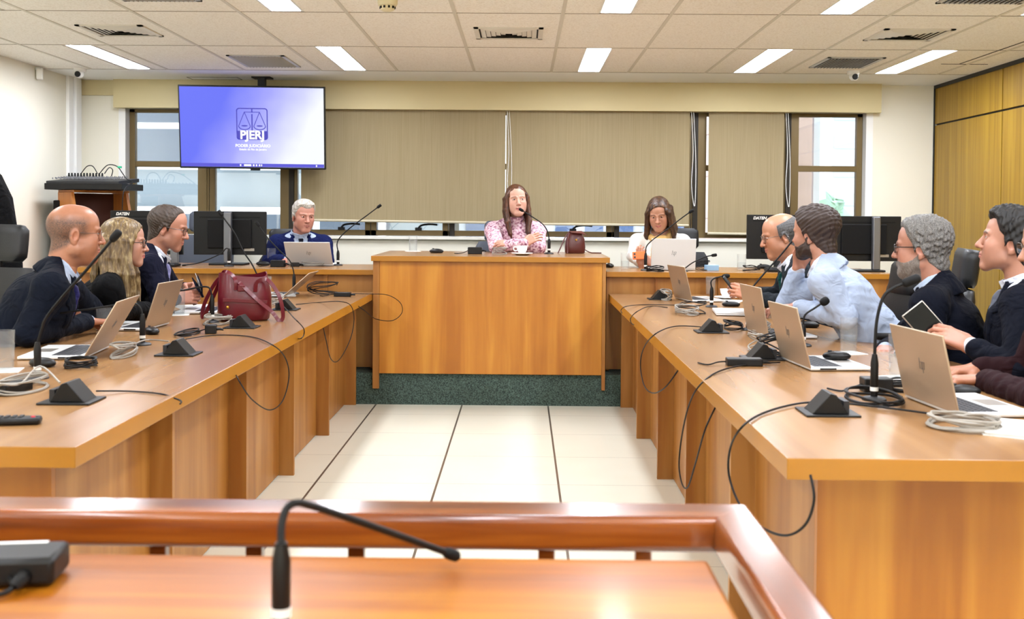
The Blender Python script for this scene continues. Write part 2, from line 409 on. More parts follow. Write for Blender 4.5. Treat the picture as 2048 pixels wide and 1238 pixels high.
# ---- windows: bronze aluminium frames with panes
m, nt, b = new_mat('pane_glass')
nt.nodes.remove(b); out = nt.nodes['Material Output']
tr = N(nt, 'ShaderNodeBsdfTransparent'); tr.inputs[0].default_value = (.9,.94,.96,1); gl = N(nt, 'ShaderNodeBsdfGlossy'); gl.inputs['Roughness'].default_value = .01
fr = N(nt, 'ShaderNodeFresnel'); fr.inputs[0].default_value = 1.9; ms = N(nt, 'ShaderNodeMixShader')
L(nt, fr.outputs[0], ms.inputs[0]); L(nt, tr.outputs[0], ms.inputs[1]); L(nt, gl.outputs[0], ms.inputs[2]); L(nt, ms.outputs[0], out.inputs[0])
YW = 9.5
def window(idx, x0, x1, transom, mull, low=None):
    t = bpy.data.objects.new('window_%d' % idx, None); COL.objects.link(t); t.location = ((x0+x1)/2, YW, WZ0); t['kind'] = 'structure'
    mb = MB(); w = .05
    mb.box((x0, YW-.03, WZ0), (x0+w, YW+.03, WZ1)).box((x1-w, YW-.03, WZ0), (x1, YW+.03, WZ1)).box((x0, YW-.03, WZ0), (x1, YW+.03, WZ0+.05)).box((x0, YW-.03, WZ1-.03), (x1, YW+.03, WZ1))
    if transom: mb.box((x0, YW-.025, 1.735), (x1, YW+.025, 1.787))
    mb.build('frame', M['bronze'], t, world=True, bevel=.003)
    MB().box((x0+.01, YW-.004, WZ0+.01), (x1-.01, YW+.004, WZ1-.01)).build('pane', M['pane_glass'], t, world=True)
    if low:
        h = MB().box((low-.03, YW-.055, WZ0+.05), (low+.03, YW-.028, WZ0+.075)); h.tube(spline([(low, YW-.05, WZ0+.07),(low+.03,YW-.07,WZ0+.095),(low+.1,YW-.07,WZ0+.105),(low+.17,YW-.065,WZ0+.1)], 5), .009, 6)
        h.build('handle', M['black_plastic'], t, world=True, smooth=True)
xs = [-3.53, -2.81, -2.07, -1.36, -.665, .08, .80, 1.5]
lows = [None, None, -1.62, -.93, None, .45, None]
for i in range(7): window(i+1, xs[i]+.002, xs[i+1]-.002, i != 3, 0, lows[i])
window(8, 1.502, 2.36, True, 0); window(9, 2.364, 3.018, True, 0)
mb = MB()
for x in (-2.07, -.63, .84, 1.535, 2.36): mb.box((x-.022, YW-.045, WZ0), (x+.022, YW+.04, WZ1))
struct(mb, 'trim_12', M['bronze_dark'])
mb = MB()
for x in (-2.12, -2.86, 1.60, 2.42): mb.box((x-.05, YW-.04, WZ0+.001), (x+.03, YW+.035, WZ1-.001))
struct(mb, 'trim_13', M['bronze'])

# ---- roller blinds
m, nt, b = new_mat('blind_fabric')
tc = N(nt, 'ShaderNodeTexCoord'); mp = N(nt, 'ShaderNodeMapping'); mp.inputs['Scale'].default_value = (110, 110, 1.2); L(nt, tc.outputs['Object'], mp.inputs['Vector'])
n = N(nt, 'ShaderNodeTexNoise'); n.inputs['Scale'].default_value = 2; n.inputs['Detail'].default_value = 5; L(nt, mp.outputs['Vector'], n.inputs['Vector'])
r = N(nt, 'ShaderNodeValToRGB'); r.color_ramp.elements[0].position = .3; r.color_ramp.elements[0].color = (*lin((188,172,136)), 1); r.color_ramp.elements[1].position = .7; r.color_ramp.elements[1].color = (*lin((202,187,152)), 1)
L(nt, n.outputs['Fac'], r.inputs['Fac']); out = nt.nodes['Material Output']; nt.nodes.remove(b)
df = N(nt, 'ShaderNodeBsdfDiffuse'); tl = N(nt, 'ShaderNodeBsdfTranslucent'); ms = N(nt, 'ShaderNodeMixShader'); ms.inputs[0].default_value = .42
L(nt, r.outputs['Color'], df.inputs[0]); L(nt, r.outputs['Color'], tl.inputs[0]); L(nt, df.outputs[0], ms.inputs[1]); L(nt, tl.outputs[0], ms.inputs[2]); L(nt, ms.outputs[0], out.inputs[0])
plain('blind_bar', (206,196,168), .5)
def blind(x0, x1, zb, zb2, label):
    t = thing('roller_blind', label, 'blind', ((x0+x1)/2, 9.34, 2.24), group='roller blinds at the windows')
    n_ = 24; mb = MB(); vs = []; fs = []
    for i in range(n_+1):
        u = i/n_; x = x0+(x1-x0)*u; y = 9.345+.003*math.sin(u*17)
        vs += [(x, y, zb+(zb2-zb)*u), (x, y, 2.30), (x, y+.0015, 2.30), (x, y+.0015, zb+(zb2-zb)*u)]
    for i in range(n_):
        a = i*4; fs += [(a, a+4, a+5, a+1), (a+3, a+2, a+6, a+7), (a, a+3, a+7, a+4)]
    mb.add(vs, fs); mb.build('fabric', M['blind_fabric'], t, world=True)
    mb = MB(); mb.tube([(x0, 9.345, zb+.008), (x1, 9.345, zb2+.008)], .011, 8); mb.build('bottom_bar', M['blind_bar'], t, world=True, smooth=True)
    mb = MB(); c = spline([(x1+.012, 9.335, 2.26), (x1+.03, 9.335, 1.9), (x1+.02, 9.335, 1.6), (x1+.05, 9.335, 1.42), (x1+.055, 9.335, 1.8), (x1+.03, 9.335, 2.26)], 5)
    mb.tube(c, .003, 5); mb.build('chain', M['white_plastic'], t, world=True)
blind(-1.96, -.156, 1.262, 1.25, 'long beige roller blind right of the wall screen')
blind(-.15, 1.463, 1.243, 1.241, 'long beige roller blind behind the two women')
blind(1.63, 2.29, 1.172, 1.166, 'narrow plain beige roller blind near the right window')
# ================================================================== OUTSIDE
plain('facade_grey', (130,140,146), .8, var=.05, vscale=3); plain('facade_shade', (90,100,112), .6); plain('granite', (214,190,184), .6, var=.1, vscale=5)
plain('hazy_foliage', (150,182,160), .9, var=.3, vscale=3); plain('bark', (90,70,50), .9); plain('tower', (214,222,230), .8); plain('ground_grey', (150,150,146), .9)  # tree green paled and blued: distance haze is put into the colour
g = struct(MB().box((-60, 10.5, -9), (60, 200, -8.5)), 'ground', M['ground_grey'])
t = thing('grey_building', 'pale grey building with framed windows seen through the left window', 'building', (-3.2, 13.5, -8.5))
mb = MB().box((-9, 13.2, -8.5), (-1.0, 17, 6)); mb.build('wall', M['facade_grey'], t, world=True)
for x in (-5.6, -4.45, -3.3, -2.15):
    for z in (.35, 1.86):
        f = MB().box((x-.45, 13.1, z), (x+.45, 13.2, z+1.05)).build('window', M['white_paint'], t, world=True)
        MB().box((x-.36, 13.08, z+.09), (x+.36, 13.1, z+.5)).box((x-.36, 13.08, z+.58), (x+.36, 13.1, z+.96)).build('window_pane', M['facade_shade'], f, world=True)
t = thing('blue_grey_block', 'blue grey office block showing in the gap under the blinds', 'building', (0, 15, -8.5))
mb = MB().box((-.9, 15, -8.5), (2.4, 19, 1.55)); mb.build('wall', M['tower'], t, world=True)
mb = MB()
for x in np.arange(-.8, 2.3, .42):
    for z in (.2, .75, 1.1): mb.box((x, 14.95, z), (x+.26, 15.0, z+.28))
mb.build('window_row', plain('blue_glass', (92,118,160), .2), t, world=True)
t = thing('granite_wing', 'pinkish stone wing of the building outside the right window', 'building', (3.2, 11.5, -8.5))
mb = MB().box((2.2, 10.2, -8.5), (2.77, 14.0, 8)); mb.build('wall', M['granite'], t, world=True)
mb = MB()
for z in np.arange(.3, 3.4, .5): mb.box((2.195, 10.19, z), (2.775, 14.01, z+.012))
mb.build('joint_line', plain('granite_joint', (168,146,140), .7), t, world=True)
mb = MB().box((2.80, 10.25, -8.5), (2.86, 10.31, 8)); mb.build('drain_pipe', M['tower'], t, world=True)
t = thing('far_tower', 'faint tall office tower on the skyline in the right window', 'building', (18.2, 60, -8.5))
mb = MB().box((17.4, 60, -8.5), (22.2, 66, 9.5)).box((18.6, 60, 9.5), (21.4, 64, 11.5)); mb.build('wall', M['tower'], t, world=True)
mb = MB()
for z in np.arange(-6, 9, 1.6): mb.box((17.5, 59.9, z), (22.1, 60.0, z+.7))
mb.build('window_row', plain('tower_glass', (186,198,212), .5), t, world=True)
def tree(x, y, z0, r, label, seed):
    rg = np.random.default_rng(seed)
    t = thing('tree', label, 'tree', (x, y, -8.5), group='trees outside the right window')
    MB().tube([(x, y, -8.5), (x, y, z0)], [.35, .18], 8).build('trunk', M['bark'], t, world=True, smooth=True)
    mb = MB()
    for k in range(70):
        c = np.array((x, y, z0))+rg.normal(0, 1, 3)*r*.5; mb.ball(c, r*rg.uniform(.12, .26), 10, 7, R=rot(*rg.uniform(0, 90, 3)))
    v = np.array(mb.v); v += rg.normal(0, .06*r, v.shape); mb.v = [tuple(q) for q in v]
    mb.build('crown', M['hazy_foliage'], t, world=True)
tree(11.3, 39, -1.6, 2.0, 'haze-pale green tree low in the right window, left one', 3)
tree(13.4, 46, -1.2, 2.4, 'haze-pale green tree low in the right window, right one', 5)
# daylight: hazy sky plus a sun that clips the right window reveal
w = bpy.data.worlds.new('sky'); SC.world = w; w.use_nodes = True; nt = w.node_tree
bg = nt.nodes['Background']; sky = N(nt, 'ShaderNodeTexSky'); sky.sky_type = 'HOSEK_WILKIE'; sky.turbidity = 6; sky.ground_albedo = .5
sky.sun_direction = Vector((-.55, .5, .67)).normalized()
mx = N(nt, 'ShaderNodeMix', data_type='RGBA'); mx.inputs[0].default_value = .75; mx.inputs[7].default_value = (.93,.96,1,1)
L(nt, sky.outputs[0], mx.inputs[6]); L(nt, mx.outputs[2], bg.inputs[0]); bg.inputs[1].default_value = 2.2
sl = bpy.data.lights.new('sun', 'SUN'); sl.energy = 2.5; sl.angle = .01; sl.color = (1, .95, .86)
so = bpy.data.objects.new('sun', sl); COL.objects.link(so); so.rotation_euler = Vector((.50, -.50, -.80)).to_track_quat('-Z', 'Y').to_euler()
SC.view_settings.view_transform = 'Standard'; SC.view_settings.look = 'None'; SC.view_settings.gamma = 1; SC.view_settings.use_curve_mapping = False
SC.view_settings.exposure = 1.2
SC.cycles.use_denoising = True; SC.cycles.max_bounces = 8; SC.cycles.diffuse_bounces = 4; SC.cycles.transparent_max_bounces = 12
SC.cycles.caustics_reflective = False; SC.cycles.caustics_refractive = False; SC.cycles.sample_clamp_indirect = 8
# ================================================================== DESKS
TZ = .78
def conf_table(side):
    L_ = side < 0
    lab = 'long wooden conference table on the left with cut-out front panels' if L_ else 'long wooden conference table on the right with cut-out front panels'
    t = thing('conference_table', lab, 'table', (side*1.4, 4.9, 0), group='conference tables along the aisle')
    xe = -1.04 if L_ else .608; xf0, xf1 = (-2.32, -1.78) if L_ else (1.80, 1.36)
    y0, y1 = (2.45, 7.44) if L_ else (2.41, 7.44)
    th = .05
    poly = [(xe, y0), (xe, y1), (xf1, y1), (xf0, y0)]
    if L_: poly = poly[::-1]
    mb = MB().prism(poly, 'z', TZ-th, TZ)
    # narrow edge band is the side faces: own material
    mb.m = [0, 0, 1, 1, 1, 1] ; mb.build('tabletop', [M['wood_top'], M['wood_edge']], t, world=True, bevel=.002)
    s = -1 if L_ else 1
    xp = -1.225 if L_ else .77; xfin = -1.15 if L_ else .69
    ends = [2.75, 3.48, 4.42, 5.34, 6.31, 7.33]
    for i, y in enumerate(ends):
        if i == 0:
            continue
        xa, xb = sorted((xfin, xfin+s*.75))
        MB().box((xa, y-.012, 0), (xb, y+.012, TZ-th)).build('support_fin', M['wood_side'], t, world=True, bevel=.001)
    for i in range(5):
        xa, xb = sorted((xp, xp+s*.025))
        MB().box((xa, ends[i]+.012, .006), (xb, ends[i+1]-.012, TZ-th)).build('front_panel', M['wood_side'], t, world=True, bevel=.001)
    xa, xb = sorted((xp-s*.0, xp+s*.95))
    MB().box((xa, ends[0]-.013, 0), (xb, ends[0]+.012, TZ-th)).build('end_panel', M['wood_front'], t, world=True, bevel=.001)
conf_table(-1); conf_table(1)

# carpeted platform
struct(MB().box((XL+.06, 7.40, 0), (XR-.02, YB-.001, .22)).box((-1.16, 7.36, 0), (.69, 7.40, .22)), 'platform_floor', M['carpet'])
PZ = .22
# judge's bench in the middle
t = thing('presiding_bench', 'tall wooden presiding bench in the middle of the far end', 'desk', (-.22, 7.6, PZ))
mb = MB().box((-1.045, 7.30, 1.003), (.604, 8.35, 1.04)); mb.m = [0,0,1,1,1,1]; mb.m[1] = 0; mb.build('desktop', [M['wood_top'], M['wood_edge']], t, world=True, bevel=.002)
MB().box((-.99, 7.335, PZ+.001), (.555, 7.36, 1.003)).build('front_panel', M['wood_front'], t, world=True, bevel=.001)
MB().box((-1.035, 7.33, .115), (-.991, 7.358, 1.003)).build('side_panel', M['wood_side'], t, world=True, bevel=.001)
MB().box((.556, 7.33, .115), (.58, 7.358, 1.003)).build('side_panel', M['wood_side'], t, world=True, bevel=.001)
for xa in (-1.035, .556): MB().box((xa, 7.41, PZ+.002), (xa+.024, 8.3, 1.003)).build('end_panel', M['wood_side'], t, world=True)
RZ = .935
def rear_desk(x0, x1, label):
    t = thing('rear_desk', label, 'desk', ((x0+x1)/2, 7.8, PZ), group='rear desks either side of the bench')
    mb = MB().box((x0, 7.45, RZ-.037), (x1, 8.25, RZ)); mb.m = [0,0,1,1,1,1]; mb.build('desktop', [M['wood_top'], M['wood_edge']], t, world=True, bevel=.002)
    MB().box((x0+.005, 7.50, .24), (x1, 7.525, RZ-.037)).build('front_panel', M['wood_side'], t, world=True)
    for xa in (x0+.01, (x0+x1)/2, x1-.035): MB().box((xa, 7.56, PZ+.001), (xa+.024, 8.2, RZ-.037)).build('support_panel', M['wood_side'], t, world=True)
    for xa in np.linspace(x0+.35, x1-.35, 4): MB().box((xa, 7.485, .24), (xa+.02, 7.4995, RZ-.037)).build('panel_strip', M['wood_side'], t, world=True)
rear_desk(-3.4, -1.05, 'wooden rear desk left of the tall bench, behind the man in blue'); rear_desk(.592, 2.62, 'wooden rear desk right of the tall bench, carrying the white-bloused woman\'s laptop')
t = bpy.data.objects

# foreground: varnished witness desk and its rail
t = thing('varnished_desk', 'glossy orange varnished wooden desk across the bottom of the picture', 'desk', (-.3, 1.35, 0))
v0 = MB().box((-1.6, 1.02, .75), (.30, 1.68, .783)).build('desktop', M['wood_varnish'], t, world=True, bevel=.008, seg=3)
for x in (-1.5, .2): MB().box((x, 1.08, 0), (x+.05, 1.6, .75)).build('leg', M['wood_varnish'], t, world=True, bevel=.003)
MB().box((-1.45, 1.60, .55), (.2, 1.625, .75)).build('apron', M['wood_varnish'], t, world=True)
t = thing('wooden_railing', 'glossy red-brown wooden railing around the foreground desk', 'railing', (-.3, 1.8, 0))
zr = .828
def rail_section(w, h, rr):  # rounded rectangle
    pts = []
    for (cx, cz, a0) in ((w-rr, -rr, 0), (rr, -rr, 90), (rr, -h+rr, 180), (w-rr, -h+rr, 270)):
        for k in range(6):
            a = math.radians(a0+k*18); pts.append((cx+rr*math.cos(a), cz+rr*math.sin(a)))
    return pts
wood('rail_x', (84,36,8), (150,82,24), (1.3, 24, 24), .25, coat=.5, c3=(122,58,12))
wood('rail_y', (84,36,8), (150,82,24), (24, 1.3, 24), .25, coat=.5, c3=(122,58,12))
pts = rail_section(.10, .06, .013)
mb = MB(); n_ = len(pts)
# long rail with a mitred corner at the right end
vs = [(-2.2, 1.752+a, zr+b_) for a, b_ in pts]+[(.322+a*.76, 1.752+a, zr+b_) for a, b_ in pts]
mb.add(vs, [tuple(range(n_)), tuple(range(n_, 2*n_))[::-1]]+[(i, n_+i, n_+(i+1)%n_, (i+1)%n_) for i in range(n_)])
mb.build('top_rail', M['rail_x'], t, world=True, smooth=True, weighted=True)
mb = MB()
vs = [(.3225+a*.76, 1.752+a-.0005, zr+b_) for a, b_ in pts]+[(.322+a*.76, .6, zr+b_) for a, b_ in pts]
mb.add(vs, [tuple(range(n_)), tuple(range(n_, 2*n_))[::-1]]+[(i, n_+i, n_+(i+1)%n_, (i+1)%n_) for i in range(n_)])
mb.build('side_rail', M['rail_y'], t, world=True, smooth=True, weighted=True)
for x in (-.83, -.62, -.455, -.28, .045, .21): 
    MB().box((x-.014, 1.79, .0), (x+.014, 1.815, zr-.05)).build('baluster', M['rail_x'], t, world=True, bevel=.003)
for x in (-1.25, -1.06): MB().box((x-.014, 1.79, .0), (x+.014, 1.815, zr-.05)).build('baluster', M['rail_x'], t, world=True, bevel=.003)
for y in (1.5, 1.2, .9): MB().box((.342, y-.014, 0), (.368, y+.014, zr-.05)).build('baluster', M['rail_y'], t, world=True, bevel=.003)
MB().box((-2.2, 1.78, .06), (.36, 1.825, .11)).build('bottom_rail', M['rail_x'], t, world=True, bevel=.005)
# ================================================================== DEVICES AND THINGS
def glassy(name, tint, ior=1.45, frost=0):
    m, nt, b = new_mat(name); nt.nodes.remove(b); out = nt.nodes['Material Output']
    tr = N(nt, 'ShaderNodeBsdfTransparent'); tr.inputs[0].default_value = (*tint, 1); gl = N(nt, 'ShaderNodeBsdfGlossy'); gl.inputs['Roughness'].default_value = .03
    fr = N(nt, 'ShaderNodeLayerWeight'); fr.inputs[0].default_value = .12; mu = N(nt, 'ShaderNodeMath', operation='MULTIPLY'); mu.inputs[1].default_value = min(.8,(ior-1)*3.2); L(nt, fr.outputs['Facing'], mu.inputs[0]); ms = N(nt, 'ShaderNodeMixShader')
    L(nt, mu.outputs[0], ms.inputs[0]); L(nt, tr.outputs[0], ms.inputs[1]); L(nt, gl.outputs[0], ms.inputs[2])
    df = N(nt, 'ShaderNodeBsdfDiffuse'); df.inputs[0].default_value = (.85,.87,.88,1); m2_ = N(nt, 'ShaderNodeMixShader'); m2_.inputs[0].default_value = frost; L(nt, ms.outputs[0], m2_.inputs[1]); L(nt, df.outputs[0], m2_.inputs[2]); L(nt, m2_.outputs[0], out.inputs[0])
glassy('clear_glass', (.985,.99,.99), 1.16, .05); glassy('water', (.94,.955,.96), 1.2, .03); glassy('lens_glass', (.93,.95,.96), 1.5)

def gooseneck(label, base, z, path, top, r=.0042, head=.011, hl=.035, grp='gooseneck desk microphones', foam=False, br=.0105, y=None):
    """base/top/path are picture directions that fix where the desk mic stands and how far it leans; y is its distance"""
    b = tz(*base, z)
    if y is not None: b = ty(base[0], base[1], y); b[2] = z
    t = thing('microphone', label, 'microphone', b, group=grp)
    tp = ty(top[0], top[1], b[1]); tp[0:2] = b[0:2] + (tp[0:2]-b[0:2])*.6; h = tp[2]
    MB().lathe([(.0, 0), (.036, 0), (.036, .004), (.03, .009), (.016, .012), (0, .012)], b, 24).build('base', M['dark_grey'], t, world=True, smooth=True)
    MB().lathe([(br, .011), (br, .03), (br*1.12, .034), (br*1.12, (h-z)*.8), (br*.7, (h-z)), (0, h-z)], b, 14).build('stem', M['black_plastic'], t, world=True, smooth=True)
    MB().lathe([(br*1.14, .028), (br*1.16, .028), (br*1.16, .04), (br*1.14, .04)], b, 14).build('label_band', M['white_plastic'], t, world=True, smooth=True)
    pts = [np.array((b[0], b[1], h-.006))]+[ty(q[0], q[1], b[1]+(q[2] if len(q) > 2 else 0)) for q in path]
    sp = spline(pts, 8)
    MB().tube(sp, r, 8).build('neck', M['black_rubber'], t, world=True, smooth=True)
    d = sp[-1]-sp[-4]; d /= np.linalg.norm(d); mb = MB(); e = sp[-1]
    prof = [(0,-.006),(.6,-.004),(.85,.0),(1,.006),(1.02,hl*.5),(1,hl*.85),(.75,hl*.98),(0,hl)] if not foam else [(0,-.006),(.5,-.003),(.85,.003),(1,hl*.3),(1,hl*.6),(.8,hl*.88),(.45,hl*.98),(0,hl)]
    Q = np.array(Vector(d).to_track_quat('Z', 'Y').to_matrix())
    mb.lathe([(a*head, c) for a, c in prof], e, 16, R=Q); mb.build('head', M['black_matte'], t, world=True, smooth=True, auto=60)
    return t
gooseneck('gooseneck microphone nearest on the left table, its head before the blonde woman', (75,757), TZ, [(83,660),(92,636),(123,596),(172,541),(213,493),(224,480)], (81,684), head=.013, hl=.04, r=.005)
gooseneck('gooseneck microphone bent flat to the left behind the nearest left laptop', (285,690), TZ, [(281,616),(270,607),(250,607),(200,615),(130,625),(75,633)], (283,628), head=.006, hl=.05)
gooseneck('gooseneck microphone with round foam head in front of the burgundy bag', (424,645), TZ, [(420,578),(412,573.5),(395,575),(370,580),(356,582)], (422,590), head=.019, hl=.04, foam=True)
gooseneck('tall gooseneck microphone rising from behind the burgundy bag', (518,600), TZ, [(516,556),(513,547),(503,527),(487,503),(469,466),(449,438),(444,431)], (518,575), y=6.0)
gooseneck('gooseneck microphone standing behind the slim tilted laptop, head before the dark monitor', (588,586), TZ, [(586,538),(579,521),(561,503),(540,481),(525,462),(518,452)], (587,548), y=7.2)
gooseneck('long gooseneck microphone right of the grey-haired man\'s white laptop', (676,531), RZ, [(674,488),(680,475),(700,456),(735,430),(755,415)], (675,501))
gooseneck('microphone with its neck drooping left before the tall monitor column', (458,533), RZ, [(452,497),(440,508),(400,525),(372,530)], (458,497), head=.006, hl=.03, y=7.75)
gooseneck('gooseneck microphone reaching to the mouth of the speaking woman', (1098,508), 1.04, [(1095,463),(1085,448),(1062,432),(1046,422)], (1097,478))
gooseneck('gooseneck microphone in front of the woman in the white blouse', (1291,541), RZ, [(1293,493),(1305,480),(1330,462),(1362,437),(1379,425)], (1290,506))
gooseneck('low gooseneck microphone on the rear desk, slanting right behind the farthest right laptop', (1366,545), RZ, [(1372,535),(1386,525),(1410,514),(1424,511)], (1366,538), y=7.55)
gooseneck('short microphone bent over before the phone of the smiling man', (1423,614), TZ, [(1422,564),(1428,557),(1438,554),(1445,553)], (1423,574), head=.014, hl=.045, foam=True)
gooseneck('long straight gooseneck microphone leaning right to the bearded man\'s ear', (1496,660), TZ, [(1497,590),(1505,575),(1530,545),(1560,512),(1590,475),(1600,463)], (1495,603), head=.012)
gooseneck('short gooseneck microphone with ball head before the pale blue blazer', (1606,692), TZ, [(1608,635),(1614,626),(1628,617),(1643,607)], (1606,649), head=.018, hl=.036, foam=True)
gooseneck('gooseneck microphone nearest on the right table, pointing right before the navy suit', (1748,800), TZ, [(1752,655),(1758,620),(1768,592),(1785,577),(1808,567)], (1750,708), r=.005, head=.014, hl=.05)
gooseneck('blurred gooseneck microphone in the foreground, bent over to the right', (562,1275), .783, [(563,1050,.01),(573,1018,.02),(592,1006,.03),(620,1011,.05),(700,1037,.1),(800,1072,.18),(892,1105,.26)], (560,1085), r=.0052, head=.009, hl=.03, br=.0112)

def laptop(label, hinge, z, rotz, lid=22, mat='champagne', w=.322, d=.222, grp='open silver laptops on the desks'):
    """hinge centre; keyboard runs to local -y, lid back looks to local +y; lid = lean back from upright"""
    t = thing('laptop', label, 'laptop', (hinge[0], hinge[1], z), rotz, group=grp)
    MB().box((-w/2, -d, .003), (w/2, .004, .015)).build('base', M['white_silver'] if mat != 'silver' else M['silver'], t, bevel=.004, smooth=True)
    mb = MB()
    for r_ in range(6):
        n_ = 14
        for c in range(n_):
            x = -w/2+.022+(w-.044)*c/n_; y = -.018-r_*.0175
            mb.box((x, y-.0145, .015), (x+(w-.044)/n_-.003, y, .0162))
    k = mb.build('keyboard', M['keyboard_black'], t); tag(k, kind='stuff')
    MB().box((-.05, -d+.012, .0148), (.05, -d+.082, .0154)).build('touchpad', M['silver'], t)
    MB().box((w/2-.0005, -.09, .006), (w/2+.0008, -.035, .012)).box((-w/2-.0008, -.09, .006), (-w/2+.0005, -.03, .012)).build('port', M['black_plastic'], t)
    for x in (-.12, .12): MB().lathe([(0,0),(.006,0),(.006,.0032),(0,.0032)], (x, -.03, 0), 8).build('foot', M['black_rubber'], t)
    a = math.radians(lid); R = rot(x=-lid)
    g = lambda x, y, zz: np.array((0, .004, .012))+R@np.array((x, y, zz))
    mb = MB(); mb.obox(g(0, 0, d/2), (w, .006, d), R); l = mb.build('lid', M[mat], t, bevel=.0028, smooth=True)
    mb = MB(); mb.obox(g(0, -.0034, d/2+.003), (w-.02, .0012, d-.024), R); mb.build('screen', M['screen_dark'], l)
    mb = MB()
    for dx, z0, z1 in ((-.013, -.012, .022), (-.003, -.012, .011), (.004, -.022, .012), (.014, -.011, .012)):
        p0, p1 = g(-dx-.000, .0032, d*.52+z0), g(-dx-.006, .0032, d*.52+z1); u = p1-p0
        mb.obox((p0+p1)/2, (.0022, .0012, np.linalg.norm(u)), R@rot(y=-math.degrees(math.atan2(.006, z1-z0))))
    for zz, dx in ((.010, -.004), (.010, .013), (-.01, .005)):
        mb.obox(g(-dx+.002, .0032, d*.52+zz), (.007, .0012, .0022), R)
    mb.build('logo', M['gunmetal'], l)
    return t
laptop('open beige-backed laptop nearest on the left table, black mouse beside its keyboard', (-1.645, 4.07), TZ, -83, 30, w=.352, d=.235)
laptop('open beige-backed laptop before the blonde woman, its lid rising by a round microphone head', (-1.735, 5.0), TZ, -92, 18)
laptop('open laptop half hidden behind the burgundy bag', (-1.66, 5.85), TZ, -86, 34)
laptop('open laptop with lid tilted far back at the far end of the left table', (-1.55, 7.0), TZ, -90, 48)
laptop('white-backed laptop in front of the grey-haired man in blue', (-1.59, 7.93), RZ, 180, 40, 'white_silver', w=.34)
laptop('pale-backed laptop in front of the woman in the white blouse', (1.094, 7.69), RZ, 180, 8, 'white_silver')
laptop('open taupe-backed laptop at the far end of the right table', (1.055, 6.90), TZ, 102, 14)
laptop('open laptop before the bearded man, partly behind a nearer laptop', (1.10, 4.92), TZ, 95, 10)
laptop('open laptop with a round black mouse on its palm rest', (1.02, 3.93), TZ, 95, 14)
laptop('open laptop nearest on the right table beside the maroon sleeves', (1.19, 3.07), TZ, 95, 13, w=.335)
# closed laptop
t = thing('closed_laptop', 'closed pale laptop lying by the phone of the smiling man', 'laptop', (1.20, 6.0, TZ), 84)
MB().box((-.16,-.11,.003),(.16,.11,.011)).build('base', M['white_silver'], t, bevel=.003, smooth=True)
MB().box((-.16,-.11,.0115),(.16,.11,.018)).build('lid', M['white_silver'], t, bevel=.003, smooth=True)

def mouse(label, loc, rotz, mat='black_plastic', s=1):
    t = thing('computer_mouse', label, 'mouse', loc, rotz, group='computer mice on the desks')
    mb = MB(); mb.ball((0,0,.013), (.031*s,.055*s,.02*s), 20, 12); mb.v = [(x, y, max(z, .001)) for x, y, z in mb.v]; mb.build('body', M[mat], t, smooth=True)
    MB().box((-.003,.018*s,.0305*s),(.003,.034*s,.036*s)).build('wheel', M['dark_grey'], t, bevel=.001)
mouse('dark mouse behind the base of the nearest left microphone', (*tz(85,733,TZ)[:2], TZ), 70)
mouse('dark mouse in front of the blonde woman\'s laptop', (*tz(303,668,TZ)[:2], TZ), 40)
mouse('black mouse beside the water glass on the left rear desk', (*tz(526,531,RZ)[:2], RZ), 80)
mouse('dark blue mouse on the presiding bench', (*tz(873,506,1.04)[:2], 1.04), 80)
mouse('black mouse half hidden at the right end of the bench', (*tz(1219,535,RZ)[:2], RZ), 10)
mouse('black mouse in front of the monitor on the right rear desk', (*tz(1528,537,RZ)[:2], RZ), 60)
mouse('dark mouse beside the white cup and phone', (*tz(1462,613,TZ)[:2], TZ), 80)
mouse('black mouse between the bearded man\'s laptop and the ball-headed microphone', (*tz(1616,655,TZ)[:2], TZ), 70)
mouse('shiny round black mouse resting on a laptop palm rest', (1.185, 3.985, TZ+.0155), 80, s=.95)
mouse('black mouse beside the maroon sleeve', (*tz(1925,790,TZ)[:2], TZ), 80)

def socket_box(label, x, y, side):
    t = thing('desk_socket_box', label, 'socket box', (x, y, TZ), 0, group='flip-up desk socket boxes'); s = side
    MB().box((-.075,-.065,0),(.075,.065,.006)).build('base_plate', M['black_plastic'], t, bevel=.002)
    pr_ = [(-.045,.006),(.055,.006),(.004,.062),(-.012,.058)]; pr_ = [(-s*u, v) for u, v in pr_]
    if s > 0: pr_ = pr_[::-1]
    MB().prism(pr_, 'y', -.045, .045).build('flip_lid', M['black_plastic'], t, bevel=.002)
    MB().box((min(s*.035, s*.05), -.035, .006), (max(s*.035, s*.05), .035, .04)).build('socket_strip', M['dark_grey'], t)
for lab, x, y, s in (('black socket box nearest on the left table', -1.30, 3.04, -1), ('black socket box on the left table beside the purple sheen', -1.325, 4.07, -1), ('black socket box in front of the burgundy bag', -1.34, 5.05, -1), ('black socket box right of the burgundy bag', -1.345, 6.0, -1),
                     ('black socket box at the far end of the right table', .905, 6.98, 1), ('black socket box in front of the bearded man', .90, 5.03, 1), ('black socket box behind the flat black adapter', .93, 4.10, 1), ('black socket box nearest on the right table', .86, 2.97, 1)):
    socket_box(lab, x, y, s)

